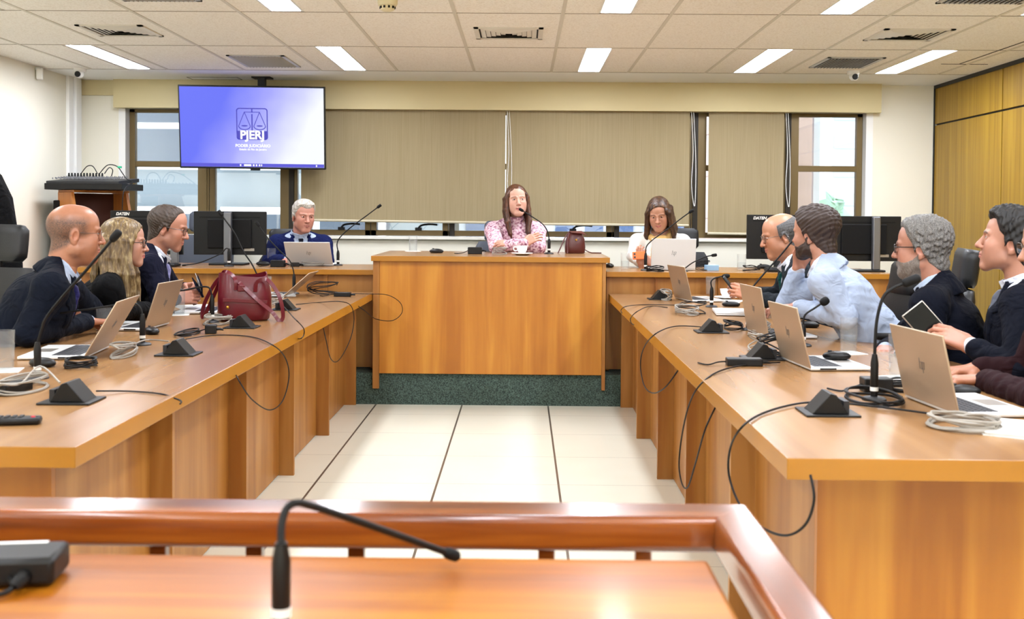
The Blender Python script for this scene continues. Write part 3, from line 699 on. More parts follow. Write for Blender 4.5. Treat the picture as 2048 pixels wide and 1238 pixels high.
def cable(label, pts, r=.003, mat='black_rubber', name='cable', n=8, grp=None, closed=False):
    r = r*.8 if mat == 'black_rubber' else r*.88
    o = MB().tube(spline(pts, n, closed), r, 6).build(name, M[mat], None, smooth=True)
    return tag(o, label, 'cable', grp)
def coil(label, c, z, rx, ry, loops, mat, r=.0035, seed=0, hgt=.02, rotz=0, tail=None):
    rg = np.random.default_rng(seed); pts = []; n_ = loops*9; R = rot(z=rotz)
    for i in range(n_):
        a = 2*PI*i/9; k = 1+.22*math.sin(i*.7+seed)+rg.normal(0, .05)
        pts.append(np.array((c[0], c[1], z+r+max(0, hgt*(.5+.5*math.sin(i*.37+seed))+rg.normal(0, .002))))+R@np.array((rx*k*math.cos(a), ry*k*math.sin(a), 0)))
    if tail: pts += [np.array(q) for q in tail]
    t = cable(label, pts, r, mat, 'cable_coil', 5, 'coiled cables on the desks')
def P(px, py, z=TZ): return tz(px, py, z)
coil('loose grey cable coil beside the nearest left socket box', P(33,782), TZ, .06, .11, 6, 'grey_cable', seed=1, hgt=.035, tail=[P(80,770)+(0,0,.06), P(120,785)+(0,0,.03)])
coil('grey cable coil leaning on the nearest left laptop lid', P(245,712), TZ, .035, .09, 6, 'grey_cable', seed=2, hgt=.05, tail=[P(290,695)+(0,0,.03), P(338,700)+(0,0,.035)])
coil('black cable bundle in front of the nearest left laptop', P(163,735), TZ, .05, .05, 8, 'black_rubber', seed=3, hgt=.03)
coil('black cable coil between two left laptops', P(380,668), TZ, .04, .12, 4, 'black_rubber', seed=4, hgt=.012)
coil('grey cable coil beside the bag\'s left foot', P(440,648), TZ, .06, .10, 7, 'grey_cable', seed=5, hgt=.04)
coil('grey cable coil right of the burgundy bag', P(545,610), TZ, .05, .14, 7, 'grey_cable', seed=6, hgt=.05)
coil('black cable tangle at the far end of the left table', P(640,588), TZ, .10, .16, 5, 'black_rubber', seed=7, hgt=.07)
coil('pale cable coil on the presiding bench', P(996,509.5,1.04), 1.04, .05, .03, 6, 'grey_cable', r=.0025, seed=8, hgt=.05)
coil('pale cable coil before the white laptop', P(625,532,RZ), RZ, .08, .04, 5, 'grey_cable', r=.003, seed=9, hgt=.03)
coil('black cable tangle at the foot of the white-bloused woman\'s microphone', P(1312,544,RZ), RZ, .06, .03, 5, 'black_rubber', seed=10, hgt=.04)
coil('dark cable tangle beside the small blue box', P(1408,541,RZ), RZ, .05, .03, 5, 'black_rubber', r=.0028, seed=11, hgt=.07)
coil('grey cable coil by the far right socket box', P(1334,600), TZ, .035, .10, 7, 'grey_cable', seed=12, hgt=.06)
coil('grey and tangled cable coil left of the closed laptop', P(1372,629), TZ, .06, .13, 7, 'grey_cable', seed=13, hgt=.04)
coil('black cable coil mixed into the grey one left of the closed laptop', P(1380,625), TZ, .075, .15, 3, 'black_rubber', r=.0035, seed=14, hgt=.05)
coil('black cable coil behind the socket box before the bearded man', P(1462,657), TZ, .04, .10, 6, 'black_rubber', seed=15, hgt=.035)
coil('grey cable coil leaning against the bearded man\'s laptop', P(1520,666), TZ, .035, .11, 6, 'grey_cable', seed=16, hgt=.05)
coil('black cable tangle against the laptop with the mouse on it', P(1548,712), TZ, .05, .08, 6, 'black_rubber', r=.004, seed=17, hgt=.09)
coil('grey cable coil behind the flat black adapter', P(1515,702), TZ, .03, .05, 5, 'grey_cable', seed=18, hgt=.07)
coil('black cable coil around the foot of the nearest right microphone', P(1752,806), TZ, .075, .12, 4, 'black_rubber', r=.0045, seed=19, hgt=.02)
coil('black cable bundle behind the nearest right laptop', P(1795,782), TZ, .07, .05, 6, 'black_rubber', r=.004, seed=20, hgt=.03)
coil('grey cable coil in front of the nearest right laptop', P(1915,853), TZ, .085, .08, 7, 'grey_cable', r=.0045, seed=21, hgt=.025, rotz=-20)
coil('pale power cable at the right end of the rear desk monitor', P(1503,543,RZ), RZ, .06, .04, 4, 'black_rubber', r=.003, seed=22, hgt=.04)
# cords that run to the table edge and hang in loops
def edge_cord(label, pts, r=.0032): cable(label, pts, r, 'black_rubber', 'cord', 8, 'cords hanging over the table edges')
xl, xr = -1.015, .585
def Q(px, py, x): return tx(px, py, x)
edge_cord('thin black cord running from the nearest left socket box to the table edge', [P(192,790)+(0,0,.012), P(260,785)+(0,0,.004), P(320,790)+(0,0,.004), Q(345,795,xl-.03), Q(362,802,xl), Q(360,808,xl+.003)])
edge_cord('black cord looping off the left table nearest the camera', [P(372,683)+(0,0,.01), P(430,672)+(0,0,.004), P(500,675)+(0,0,.004), Q(545,690,xl-.02), Q(570,715,xl), Q(578,752,xl), Q(566,800,xl), Q(540,820,xl), Q(505,800,xl), Q(480,765,xl), Q(470,745,xl-.04)])
edge_cord('black cord looping off the left table by the burgundy bag', [P(455,628)+(0,0,.006), P(520,609)+(0,0,.02), P(560,612)+(0,0,.01), Q(587,635,xl-.02), Q(606,655,xl+.005), Q(608,668,xl), Q(602,677,xl), Q(592,677,xl-.05)])
edge_cord('thin black cord hanging in a deep loop near the bench', [P(592,610)+(0,0,.004), P(640,606)+(0,0,.004), Q(680,603,xl-.02), Q(702,612,xl), Q(708,640,xl), Q(700,680,xl), Q(678,720,xl), Q(662,718,xl), Q(652,680,xl), Q(645,648,xl-.05)])
edge_cord('black cord swinging in front of the presiding bench', [P(700,589)+(0,0,.006), Q(738,588,xl-.01), ty(775,590,7.22), ty(800,605,7.22), ty(804,625,7.22), ty(785,641,7.22), ty(752,638,7.2), Q(730,622,xl+.01), Q(715,611,xl-.03)])
edge_cord('short black cord curling over the far right table edge', [P(1400,613)+(0,0,.004), P(1330,611)+(0,0,.004), P(1280,611)+(0,0,.004), Q(1252,613,xr+.02), Q(1242,620,xr), Q(1244,626,xr)])
edge_cord('black cord curling over the right table edge, second from the bench', [P(1335,616)+(0,0,.004), P(1300,614)+(0,0,.004), Q(1276,622,xr+.02), Q(1262,635,xr), Q(1262,645,xr), Q(1268,650,xr+.01)])
edge_cord('black cord hanging in a wide loop at the middle of the right table', [P(1440,664)+(0,0,.007), P(1400,657)+(0,0,.008), P(1350,656)+(0,0,.008), Q(1312,667,xr+.02), Q(1288,695,xr), Q(1281,730,xr), Q(1288,770,xr), Q(1305,786,xr), Q(1330,775,xr), Q(1358,738,xr+.05)], .0036)
edge_cord('long black cord hanging to knee height off the right table', [P(1560,728)+(0,0,.006), P(1500,732)+(0,0,.006), P(1440,745)+(0,0,.006), Q(1400,770,xr+.01), Q(1378,810,xr-.005), Q(1364,870,xr), Q(1358,930,xr), Q(1365,970,xr), Q(1376,973,xr), Q(1390,930,xr), Q(1410,860,xr), Q(1432,812,xr+.05)], .0036)
edge_cord('black cord looping down at the near end of the right table', [P(1910,838)+(0,0,.006), P(1740,820)+(0,0,.012), P(1660,814)+(0,0,.012), P(1600,812)+(0,0,.008), P(1530,829)+(0,0,.006), Q(1485,853,xr-.004), Q(1461,895,xr-.01), Q(1458,950,xr-.005), Q(1480,1010,xr), Q(1520,1052,xr), Q(1570,1071,xr+.02), Q(1610,1050,xr+.05), Q(1628,1000,xr+.06), Q(1621,950,xr+.06)], .004)
# power adapters and cords
def adapter(label, loc, size, rotz, mat='black_plastic'):
    t = thing('power_adapter', label, 'power adapter', loc, rotz, group='black power adapters'); a, b_, c = size
    MB().box((-a/2,-b_/2,0),(a/2,b_/2,c)).build('body', M[mat], t, bevel=.004, smooth=True)
    MB().tube([(a/2,0,c/2),(a/2+.015,0,c/2),(a/2+.03,0,c*.4)], [.007,.006,.004], 8).build('strain_relief', M['black_rubber'], t, smooth=True)
    mb = MB(); mb.tube(spline([(-a/2,0,c/2),(-a/2-.03,.01,.01),(-a/2-.07,-.02,.004),(-a/2-.1,.03,.004)],5), .003, 6); mb.build('lead', M['black_rubber'], t, smooth=True)
adapter('long black power adapter at the left picture edge', (*P(25,785)[:2], TZ), (.13,.05,.03), 80)
adapter('black power adapter at the far end of the left table', (*P(685,593)[:2], TZ), (.11,.05,.028), 0)
adapter('small black plug adapter before the grey coil by the bag', (*P(422,667)[:2], TZ), (.05,.045,.04), 10)
adapter('square dark adapter box on the presiding bench', (*P(950,508,1.04)[:2], 1.04), (.105,.06,.05), 0)
adapter('flat black power adapter lying along the right table', (*P(1488,731)[:2], TZ), (.13,.055,.028), -2)
adapter('black adapter under the nearest right microphone', (*P(1752,783)[:2], TZ), (.09,.06,.045), 0)
adapter('dark adapter box before the white laptop', (*P(556,534,RZ)[:2], RZ), (.10,.06,.05), 0)
adapter('black adapter in front of the white laptop screen', (*P(590,533,RZ)[:2], RZ), (.06,.05,.03), 20)
t = thing('power_adapter', 'black adapter box with pale sticker at the lower left corner', 'power adapter', (*tz(40,1160,.783)[:2], .783), 8, group='black power adapters')
MB().box((-.07,-.045,.004),(.06,.045,.045)).build('body', M['black_plastic'], t, bevel=.008, smooth=True)
MB().box((-.062,.03,.0452),(.03,.04,.0458)).build('sticker', M['white_plastic'], t)
mb = MB(); mb.tube(spline([(.0,-.046,.02),(.012,-.075,.012),(-.02,-.09,.006),(-.08,-.10,.005),(-.15,-.08,.005)],6), .004, 6); mb.build('lead', M['black_rubber'], t, smooth=True)
mb = MB(); mb.tube([(.02,-.045,.02),(.018,-.062,.018),(.014,-.072,.014)], [.011,.010,.006], 8); mb.build('plug', M['black_rubber'], t, smooth=True)

def water_glass(label, loc, h=.125, r=.033, lvl=.5, saucer=False, coaster=None):
    t = thing('water_glass', label, 'glass', loc, group='water glasses on the desks')
    z0 = .0035
    MB().lathe([(0,z0),(r*.92,z0),(r,h),(r-.0022,h),(r*.92-.0022,z0+.006),(0,z0+.006)], n=28).build('tumbler', M['clear_glass'], t, smooth=True)
    ra = r*.92-.0024; rb = ra+(r*.08)*lvl
    MB().lathe([(0,z0+.0065),(ra,z0+.0065),(rb,h*lvl),(0,h*lvl)], n=28).build('water', M['water'], t, smooth=True)
def napkin(label, loc, rotz, s=.1):
    o = MB().box((-s/2,-s/2,.0005),(s/2,s/2,.003)).build('paper_coaster', M['paper'], None); o.location = loc; o.rotation_euler.z = math.radians(rotz); tag(o, label, 'coaster', 'paper coasters under glasses')
for lab, px, z, h, lvl, cl in (('half-full water glass at the left picture edge', (8,742), TZ, .14, .62, 'white paper coaster under the glass at the left edge'), ('water glass between the blonde woman\'s laptop and the papers', (357,630), TZ, .13, .5, 'white paper coaster beside the round-headed left microphone'), ('water glass behind the slim laptop at the far left', (533,590), TZ, .125, .2, None), ('water glass left of the grey-haired man in blue', (543,527), RZ, .12, .7, None),
        ('tall clear water glass on the presiding bench', (826,503), 1.04, .125, .75, 'white paper coaster on the presiding bench'), ('water glass left of the orange phone', (1250,538), RZ, .12, .5, None), ('water glass beside the monitor on the right rear desk', (1483,541), RZ, .12, .5, None),
        ('water glass behind the short bent microphone', (1421,590), TZ, .13, .7, None), ('frosty water glass in front of the pale blue blazer', (1697,707), TZ, .145, .5, 'white paper coaster under the frosty glass'), ('half-full water glass behind the nearest right laptop', (1797,757), TZ, .15, .55, 'white paper coaster behind the nearest right laptop'), ('water glass hidden against the bald man\'s cuff', (208,658), TZ, .10, .6, None), ('small glass in front of the folded hands of the bearded man', (1510,640), TZ, .12, .3, None)):
    p = tz(*px, z); water_glass(lab, p, h, .035 if z == TZ else .034, lvl)
    if cl: napkin(cl, p, 15, .11)

def cup(label, loc, rotz):
    t = thing('coffee_cup', label, 'cup', loc, rotz)
    MB().lathe([(0,.016),(.022,.016),(.036,.04),(.041,.068),(.039,.068),(.034,.042),(.02,.02),(0,.02)], n=28).build('bowl', M['ceramic'], t, smooth=True)
    mb = MB(); mb.tube(spline([(-.037,0,.058),(-.058,0,.058),(-.062,0,.042),(-.05,0,.032),(-.033,0,.036)],6), .0042, 8); mb.build('handle', M['ceramic'], t, smooth=True)
    MB().lathe([(0,0),(.035,0),(.06,.009),(.078,.014),(.077,.017),(.058,.013),(.03,.01),(0,.01)], n=32).build('saucer', M['ceramic'], t, smooth=True)
cup('white cup and saucer before the crossed arms of the speaking woman', (*tz(1044,510.5,1.04)[:2], 1.04), 10)
cup('white cup and saucer under the phone of the smiling man', (*tz(1452,598,TZ)[:2], TZ), 200)

def phone(label, c, R, case='black_plastic', s=(.074,.152,.009), grp=None, scr='screen_dark'):
    t = thing('mobile_phone', label, 'phone', c, rotm=Matrix(R).to_euler(), group=grp); a, b_, d = [v/2 for v in s]
    MB().box((-a,-b_,-d),(a,b_,d-.001)).build('case', M[case], t, bevel=.004, smooth=True, seg=3)
    MB().box((-a+.004,-b_+.004,d-.001),(a-.004,b_-.004,d)).build('screen', M[scr], t)
    MB().lathe([(0,0),(.008,0),(.008,.0015),(0,.0015)], (a-.016, b_-.02, -d-.0015), 12).lathe([(0,0),(.008,0),(.008,.0015),(0,.0015)], (a-.016, b_-.045, -d-.0015), 12).build('camera_lens', M['dark_grey'], t)
    return t
phone('black phone lying flat behind the frosty glass', (*tz(1704,672,TZ)[:2], TZ+.005), rot(z=10))

# remote control
t = thing('remote_control', 'black remote control at the left edge of the nearest table corner', 'remote control', (-1.325, 2.70, TZ), -78)
MB().box((-.022,-.085,0),(.022,.085,.02)).build('body', M['black_plastic'], t, bevel=.008, smooth=True)
mb = MB()
for r_ in range(7):
    for c in range(3): mb.box((-.014+c*.011, -.07+r_*.017, .0199), (-.007+c*.011, -.06+r_*.017, .0225))
o = mb.build('button_pad', M['dark_grey'], t); o['kind'] = 'stuff'
MB().lathe([(0,.0199),(.006,.0199),(.005,.0228),(0,.0228)], (.010,.068,0), 12).build('power_button', plain('red_button', (190,30,50), .4), t)

# papers
def sheets(label, loc, rotz, s=(.21,.297), n=4, cat='papers'):
    mb = MB(); rg = np.random.default_rng(int(abs(loc[0]*100)))
    for i in range(n): mb.obox((rg.normal(0,.004), rg.normal(0,.004), .0008+i*.0012), (s[0], s[1], .001), rot(z=rg.normal(0,2)))
    o = mb.build('paper_sheet', M['paper'], None); o.location = loc; o.rotation_euler.z = math.radians(rotz); tag(o, label, cat)
sheets('white papers under the hands of the man with the lilac tie', (*tz(392,615,TZ)[:2], TZ), 30)
sheets('open papers under the forearms of the bearded man', (*tz(1598,630,TZ)[:2], TZ), 20, (.30,.30), 6)
sheets('plastic-wrapped papers at the right edge of the nearest table', (*tz(2045,862,TZ)[:2], TZ), -30, (.16,.22), 8)
sheets('white papers behind the slim laptop at the far left', (*tz(560,590,TZ)[:2], TZ), 12, (.2,.28), 3)
sheets('white sheet behind the farthest laptop on the right table', (1.28, 6.9, TZ), 70, (.21,.29), 2)

# ---- monitors
def monitor(label, x, y, rotz, col=0, w=.55, h=.33, zb=.075, brand=False):
    """screen looks to +y (towards its user), back to the camera"""
    t = thing('computer_monitor', label, 'monitor', (x, y, RZ), rotz, group='black monitors on the rear desks')
    MB().box((-w/2,-.012,zb),(w/2,.018,zb+h)).build('back_shell', M['black_plastic'], t, bevel=.004)
    MB().box((-w*.30,-.035,zb+.05),(w*.30,-.0122,zb+h-.06)).build('rear_bulge', M['black_matte'], t, bevel=.006)
    MB().box((-w/2+.008,.0182,zb+.012),(w/2-.008,.0195,zb+h-.01)).build('screen', M['screen_dark'], t)
    MB().box((-w*.42,-.0135,zb+h-.05),(w*.42,-.0121,zb+h-.042)).build('vent_slot', M['black_matte'], t)
    MB().box((col-.028,-.085,.012),(col+.028,-.04,zb+h-.005)).build('stand_column', M['gunmetal'], t, bevel=.008)
    MB().box((col-.03,-.04,zb+.1),(col+.03,-.034,zb+.2)).build('mount_plate', M['black_plastic'], t)
    MB().box((-.13,-.12,0),(.13,.08,.014)).build('foot', M['black_plastic'], t, bevel=.004)
    MB().box((w*.2,-.0135,zb+.03),(w*.34,-.012,zb+.05)).build('sticker', M['silver'], t)
    if brand:
        mb = MB(); add_text(mb, 'DATEN', .030, (-w*.33, -.0128, zb+h-.026), (1,0,0), (0,0,1), shear=.25, bold=.0012); mb.build('brand_lettering', M['white_plastic'], t)
monitor('black monitor with white brand lettering behind the blonde woman', -2.84, 7.98, 0, .23, brand=True)
monitor('black monitor with a silver column beside the grey-haired man in blue', -2.22, 8.02, 0, .0)
monitor('black monitor with white brand lettering behind the smiling man', 1.97, 8.02, 0, .18, brand=True, h=.335)
monitor('black monitor with silver column behind the bearded man', 2.50, 7.80, 0, .075)
# low keyboards on the rear desks
def keyboard(label, x, y):
    t = thing('keyboard', label, 'keyboard', (x, y, RZ)); MB().box((-.22,-.07,.002),(.22,.07,.02)).build('body', M['black_plastic'], t, bevel=.004)
    mb = MB()
    for r_ in range(5):
        for c in range(15): mb.box((-.21+c*.028,-.06+r_*.025,.02),(-.187+c*.028,-.04+r_*.025,.026))
    o = mb.build('key_field', M['keyboard_black'], t); o['kind'] = 'stuff'
keyboard('black keyboard on the left rear desk behind the lettered monitor', -2.72, 7.66)
keyboard('black keyboard on the right rear desk under the lettered monitor', 1.98, 7.66)
# little blue box
t = thing('tissue_box', 'small pale blue box behind the tangle on the right rear desk', 'box', (*tz(1423,541,RZ)[:2], RZ), 12)
MB().box((-.045,-.03,0),(.045,.03,.04)).build('carton', plain('pale_blue', (150,190,226), .6), t, bevel=.002)
MB().box((-.025,-.008,.0401),(.025,.008,.046)).build('opening', M['paper'], t)

# ---- wall screen on a ceiling pole
c = ty(505, 255, 9.0)
t = thing('wall_screen', 'large lit screen with a blue court emblem hanging from the ceiling', 'screen', (c[0], 9.0, c[2]), rotm=Euler((math.radians(7), math.radians(.2), math.radians(2.5))))
W2, H2 = .617, .352
MB().box((-W2,-.012,-H2),(W2,.03,H2)).build('bezel', M['black_plastic'], t, bevel=.004)
MB().box((-.3,.03,-.2),(.3,.07,.2)).build('back_housing', M['black_plastic'], t, bevel=.006)
m, nt, b = new_mat('screen_glow'); tc = N(nt, 'ShaderNodeTexCoord'); sp = N(nt, 'ShaderNodeSeparateXYZ'); L(nt, tc.outputs['Object'], sp.inputs[0])
q = N(nt, 'ShaderNodeMath', operation='MULTIPLY_ADD'); q.inputs[1].default_value = .95; q.inputs[2].default_value = .42; L(nt, sp.outputs[0], q.inputs[0])
q2 = N(nt, 'ShaderNodeMath', operation='MULTIPLY_ADD'); q2.inputs[1].default_value = -.55; L(nt, sp.outputs[2], q2.inputs[0]); L(nt, q.outputs[0], q2.inputs[2])
nz = N(nt, 'ShaderNodeTexNoise'); nz.inputs['Scale'].default_value = 3; L(nt, tc.outputs['Object'], nz.inputs['Vector'])
q3 = N(nt, 'ShaderNodeMath', operation='MULTIPLY_ADD'); q3.inputs[1].default_value = .3; L(nt, nz.outputs['Fac'], q3.inputs[0]); q4 = N(nt, 'ShaderNodeMath', operation='SUBTRACT'); q4.inputs[1].default_value = .15; L(nt, q2.outputs[0], q4.inputs[0]); L(nt, q4.outputs[0], q3.inputs[2])
r = N(nt, 'ShaderNodeValToRGB'); e = r.color_ramp.elements; e[0].position = .05; e[0].color = (*lin((112,122,250)),1); e[1].position = .9; e[1].color = (*lin((250,253,255)),1); k = e.new(.42); k.color = (*lin((168,170,255)),1)
L(nt, q3.outputs[0], r.inputs['Fac']); b.inputs['Base Color'].default_value = (0,0,0,1); L(nt, r.outputs['Color'], b.inputs['Emission Color']); b.inputs['Emission Strength'].default_value = .44; b.inputs['Roughness'].default_value = .3; b.inputs['Specular IOR Level'].default_value = .1
s = MB().box((-W2+.012,-.0135,-H2+.016),(W2-.012,-.0121,H2-.014)).build('display', m, t)
emit('logo_blue', (74,70,190), .44); emit('logo_white', (255,255,255), .5); emit('bar_blue', (86,84,214), .44)
MB().box((-W2+.013,-.0142,-H2+.017),(W2-.013,-.0136,-H2+.046)).build('task_bar', M['bar_blue'], s)
mb = MB()
for x, w_ in ((-.08,.012),(-.045,.05),(.005,.012),(.03,.014),(.055,.012),(.08,.012),(.10,.008),(.565,.01)): mb.box((x-.03,-.0149,-H2+.024),(x+w_-.03,-.0143,-H2+.040))
mb.build('task_icon', M['logo_white'], s)
# emblem: frame, scales, letters
mb = MB(); y_ = -.0146; lx, lz = .0, .03
def stroke(pts, w_=.0065, closed=False):
    for i in range(len(pts)-(0 if closed else 1)):
        p0, p1 = np.array(pts[i]), np.array(pts[(i+1) % len(pts)]); d_ = p1-p0; l = np.linalg.norm(d_)
        if l < 1e-6: continue
        a = math.degrees(math.atan2(d_[1], d_[0])); c_ = (p0+p1)/2
        mb.obox((lx+c_[0], y_, lz+c_[1]), (l+w_*.7, .0008, w_), rot(y=-a))
fw, fh = .128, .26
rr = []
for (cx_, cz_, a0) in ((fw-.02,fh/2-.02,0),(-fw+.02,fh/2-.02,90),(-fw+.02,-fh/2+.02,180),(fw-.02,-fh/2+.02,270)):
    for k_ in range(5): a = math.radians(a0+k_*22.5); rr.append((cx_+.02*math.cos(a), cz_+.02*math.sin(a)))
stroke(rr, .009, True)
stroke([(0,.13),(0,.10)], .011); stroke([(-.065,.10),(.065,.10)], .006); stroke([(0,.08),(0,-.062)], .011); stroke([(-fw,-.062),(fw,-.062)], .007)
for sx in (-.064, .064):
    bowl = [(sx+.049*math.cos(a), -.018-.03*math.sin(a)) for a in np.linspace(0, PI, 12)]
    stroke([(sx,.10),(sx+.049,-.018)], .006); stroke([(sx,.10),(sx-.049,-.018)], .006); stroke(bowl, .007)
    el = [(sx+.027*math.cos(a), -.016+.006*math.sin(a)) for a in np.linspace(0, 2*PI, 16, endpoint=False)]
    mb.prism([(lx+u, lz+v) for u, v in el], 'y', y_-.0004, y_+.0004)
mb.box((lx-fw, y_-.0004, lz-.128), (lx+fw, y_+.0004, lz-.062))
mb.build('emblem', M['logo_blue'], s)
mb = MB(); add_text(mb, 'PJERJ', .098, (lx, y_-.0008, lz-.096), (1,0,0), (0,0,1), bold=.0035, extrude=.0003, spacing=1.0)
add_text(mb, 'PODER JUDICIÁRIO', .034, (lx+.004, y_-.0002, lz-.185), (1,0,0), (0,0,1), bold=.001, extrude=.0003)
add_text(mb, 'Estado do Rio de Janeiro', .023, (lx+.004, y_-.0002, lz-.216), (1,0,0), (0,0,1), bold=.0006, extrude=.0003)
mb.build('lettering', M['logo_white'], s)
MB().box((-.02,-.0225,-H2-.012),(.06,.0,-H2)).build('sensor_bar', M['black_plastic'], t)
pz = c[2]
mb = MB().box((c[0]+.03, 9.05, pz+.1), (c[0]+.09, 9.11, ZC)).box((c[0]+.03, 9.055, pz+.02), (c[0]+.09, 9.10, pz+.25)); mb.build('ceiling_pole', M['black_plastic'], t, world=True)
MB().box((c[0]-.02, 9.03, ZC-.012), (c[0]+.14, 9.16, ZC)).build('ceiling_plate', M['black_plastic'], t, world=True)

# ---- lectern with sound mixer
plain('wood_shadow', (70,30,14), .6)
t = thing('lectern', 'wooden lectern with slanted sides by the left wall', 'lectern', (-3.45, 8.62, PZ), -130)
for x in (-.235, .235):
    MB().prism([(-.22,0),(.24,0),(.24,.50),(.0,1.265),(-.22,1.265)], 'x', x-.012, x+.012).build('side_panel', M['wood_lectern'], t, bevel=.001)
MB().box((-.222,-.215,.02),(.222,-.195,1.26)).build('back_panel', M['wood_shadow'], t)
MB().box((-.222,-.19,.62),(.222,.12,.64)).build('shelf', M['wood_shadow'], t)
MB().box((-.24,-.23,1.2655),(.24,.03,1.283)).build('top', M['wood_lectern'], t, bevel=.002)
t = thing('equipment_case', 'black upright equipment case between the lectern and the left wall', 'case', (-3.78, 8.75, PZ), 10)
MB().box((-.06,-.2,0),(.06,.2,1.2)).build('body', M['black_matte'], t, bevel=.01); MB().box((-.05,-.204,.1),(.05,-.2005,1.0)).build('front_grille', M['black_plastic'], t)
a = ty(92, 378, 8.2); b_ = ty(258, 388, 8.2)
t = thing('sound_mixer', 'black sound mixing console with plugged leads on the lectern', 'mixer', (-3.47, 8.58, PZ+1.284), -4)
MB().box((-.33,-.20,.0),(.31,.20,.05)).build('chassis', M['black_plastic'], t, bevel=.004)
mb = MB().obox((-.02,.0,.07), (.60,.38,.03), rot(x=5)); mb.build('control_surface', M['dark_grey'], t, bevel=.003)
kn = MB()
for i in range(16):
    for j in range(6): kn.lathe([(0,0),(.006,0),(.005,.014),(0,.014)], (-.28+i*.034, -.16+j*.045, .083+j*.004), 6)
o = kn.build('knob_rows', M['gunmetal'], t); o['kind'] = 'stuff'
pl = MB()
for i in range(12): pl.lathe([(0,0),(.010,0),(.009,.03),(.006,.055),(0,.055)], (-.30+i*.026, .14, .09), 8)
o = pl.build('plugged_jack', M['black_rubber'], t)
mb = MB(); mb.tube(spline([(-.05,.15,.13),(.02,.16,.21),(.12,.12,.20),(.2,.05,.14),(.26,.0,.09),(.33,-.05,.06),(.335,-.225,-.02),(.33,-.235,-.3)],6), .004, 6); mb.build('lead', M['black_rubber'], t, smooth=True)
mb = MB(); mb.tube(spline([(-.2,.15,.14),(-.16,.17,.2),(-.1,.15,.2),(-.06,.15,.14)],6), .004, 6); mb.tube(spline([(.0,.15,.14),(.03,.17,.19),(.07,.15,.17),(.06,.15,.12)],6), .004, 6); mb.build('patch_lead', M['black_rubber'], t, smooth=True)
MB().box((.135,.10,.185),(.16,.125,.2)).build('green_tag', plain('green_tag', (40,190,140), .5), t)

# ---- bags
def loft(rings, mi=0, capb=True):
    mb = MB(); n_ = len(rings[0]); vs = [p for r_ in rings for p in r_]
    fs = [(i*n_+j, i*n_+(j+1)%n_, (i+1)*n_+(j+1)%n_, (i+1)*n_+j) for i in range(len(rings)-1) for j in range(n_)]
    if capb: fs.append(tuple(range(n_))[::-1])
    return mb.add(vs, fs, mi)
def ring(w, d, z, n_=40, p=3.2, wob=0, sag=0):
    out = []
    for j in range(n_):
        a = 2*PI*j/n_; c_, s_ = math.cos(a), math.sin(a)
        x = w*math.copysign(abs(c_)**(2/p), c_); y = d*math.copysign(abs(s_)**(2/p), s_)
        out.append((x*(1+wob*math.sin(3*a+z*20)), y*(1+wob*math.sin(5*a+z*30)), z+sag*math.sin(2*a+.7)))
    return out
plain('burgundy_leather', (96,10,28), .32, bump=.2, bscale=60, coat=.15); plain('brown_leather', (84,32,28), .35, bump=.2, bscale=70, coat=.1); plain('bag_lining', (60,14,20), .8)
c = tz(490, 645, TZ)
t = thing('tote_bag', 'burgundy leather tote bag with looped handles on the left table', 'bag', (c[0]-.035, 5.40, TZ), 18)
rings = [ring(.115,.07,.002), ring(.125,.078,.01), ring(.135,.085,.06,wob=.02), ring(.132,.08,.13,wob=.03), ring(.125,.07,.19,wob=.04), ring(.12,.06,.235,wob=.05,sag=.012)]
inner = [[(x*.96, y*.93, z) for x, y, z in r_] for r_ in rings[::-1]]; inner[-1] = [(x, y, .012) for x, y, z in inner[-1]]
mb = loft(rings+inner); mb.build('body', M['burgundy_leather'], t, smooth=True, auto=60)
for sy in (-1, 1):
    s_ = MB()
    if sy < 0: pts = spline([(.05,-.082,.15),(.06,-.085,.20),(.11,-.10,.21),(.165,-.115,.13),(.185,-.12,.03),(.165,-.125,.006),(.13,-.12,.05),(.06,-.10,.11),(-.01,-.09,.18),(-.03,-.08,.2)], 7)
    else: pts = spline([(-.06,.07,.17),(-.07,.08,.23),(-.13,.09,.2),(-.19,.09,.09),(-.205,.08,.012),(-.18,.06,.05),(-.13,.04,.17),(-.10,-.02,.25),(-.05,-.07,.22),(-.045,-.08,.16)], 7)
    k_ = len(pts); vs = []
    for i, p in enumerate(pts):
        tn = pts[min(i+1,k_-1)]-pts[max(i-1,0)]; tn /= np.linalg.norm(tn)+1e-9; nn = np.cross(tn, (0.3,-1,.2)); nn /= np.linalg.norm(nn)+1e-9; u2 = np.cross(tn, nn)
        vs += [p+nn*.0095+u2*.002, p-nn*.0095+u2*.002, p-nn*.0095-u2*.002, p+nn*.0095-u2*.002]
    s_.add(vs, [(i*4+j, i*4+(j+1)%4, (i+1)*4+(j+1)%4, (i+1)*4+j) for i in range(k_-1) for j in range(4)]); s_.build('handle', M['burgundy_leather'], t, smooth=True, auto=50)
MB().obox((-.02,-.091,.17),(.035,.006,.03),rot(z=2)).build('strap_loop', M['burgundy_leather'], t, bevel=.003)
MB().obox((.0,-.088,.105),(.22,.007,.018),rot(y=4)).build('front_strap', M['burgundy_leather'], t, bevel=.002)
MB().ball((-.085,-.088,.075), .009, 12, 8).build('gold_stud', M['gold'], t, smooth=True)
MB().box((-.05,-.01,.17),(.06,.03,.215)).build('contents', M['black_matte'], t, bevel=.01)
c = tz(1150, 507, 1.04)
t = thing('handbag', 'small brown leather handbag with fallen straps on the presiding bench', 'bag', (c[0], c[1]+.03, 1.04), 8)
rings = [ring(.068,.04,.001), ring(.075,.045,.006), ring(.078,.047,.05,wob=.02), ring(.07,.042,.11,wob=.03), ring(.055,.03,.15,wob=.05), ring(.048,.02,.165,wob=.06)]
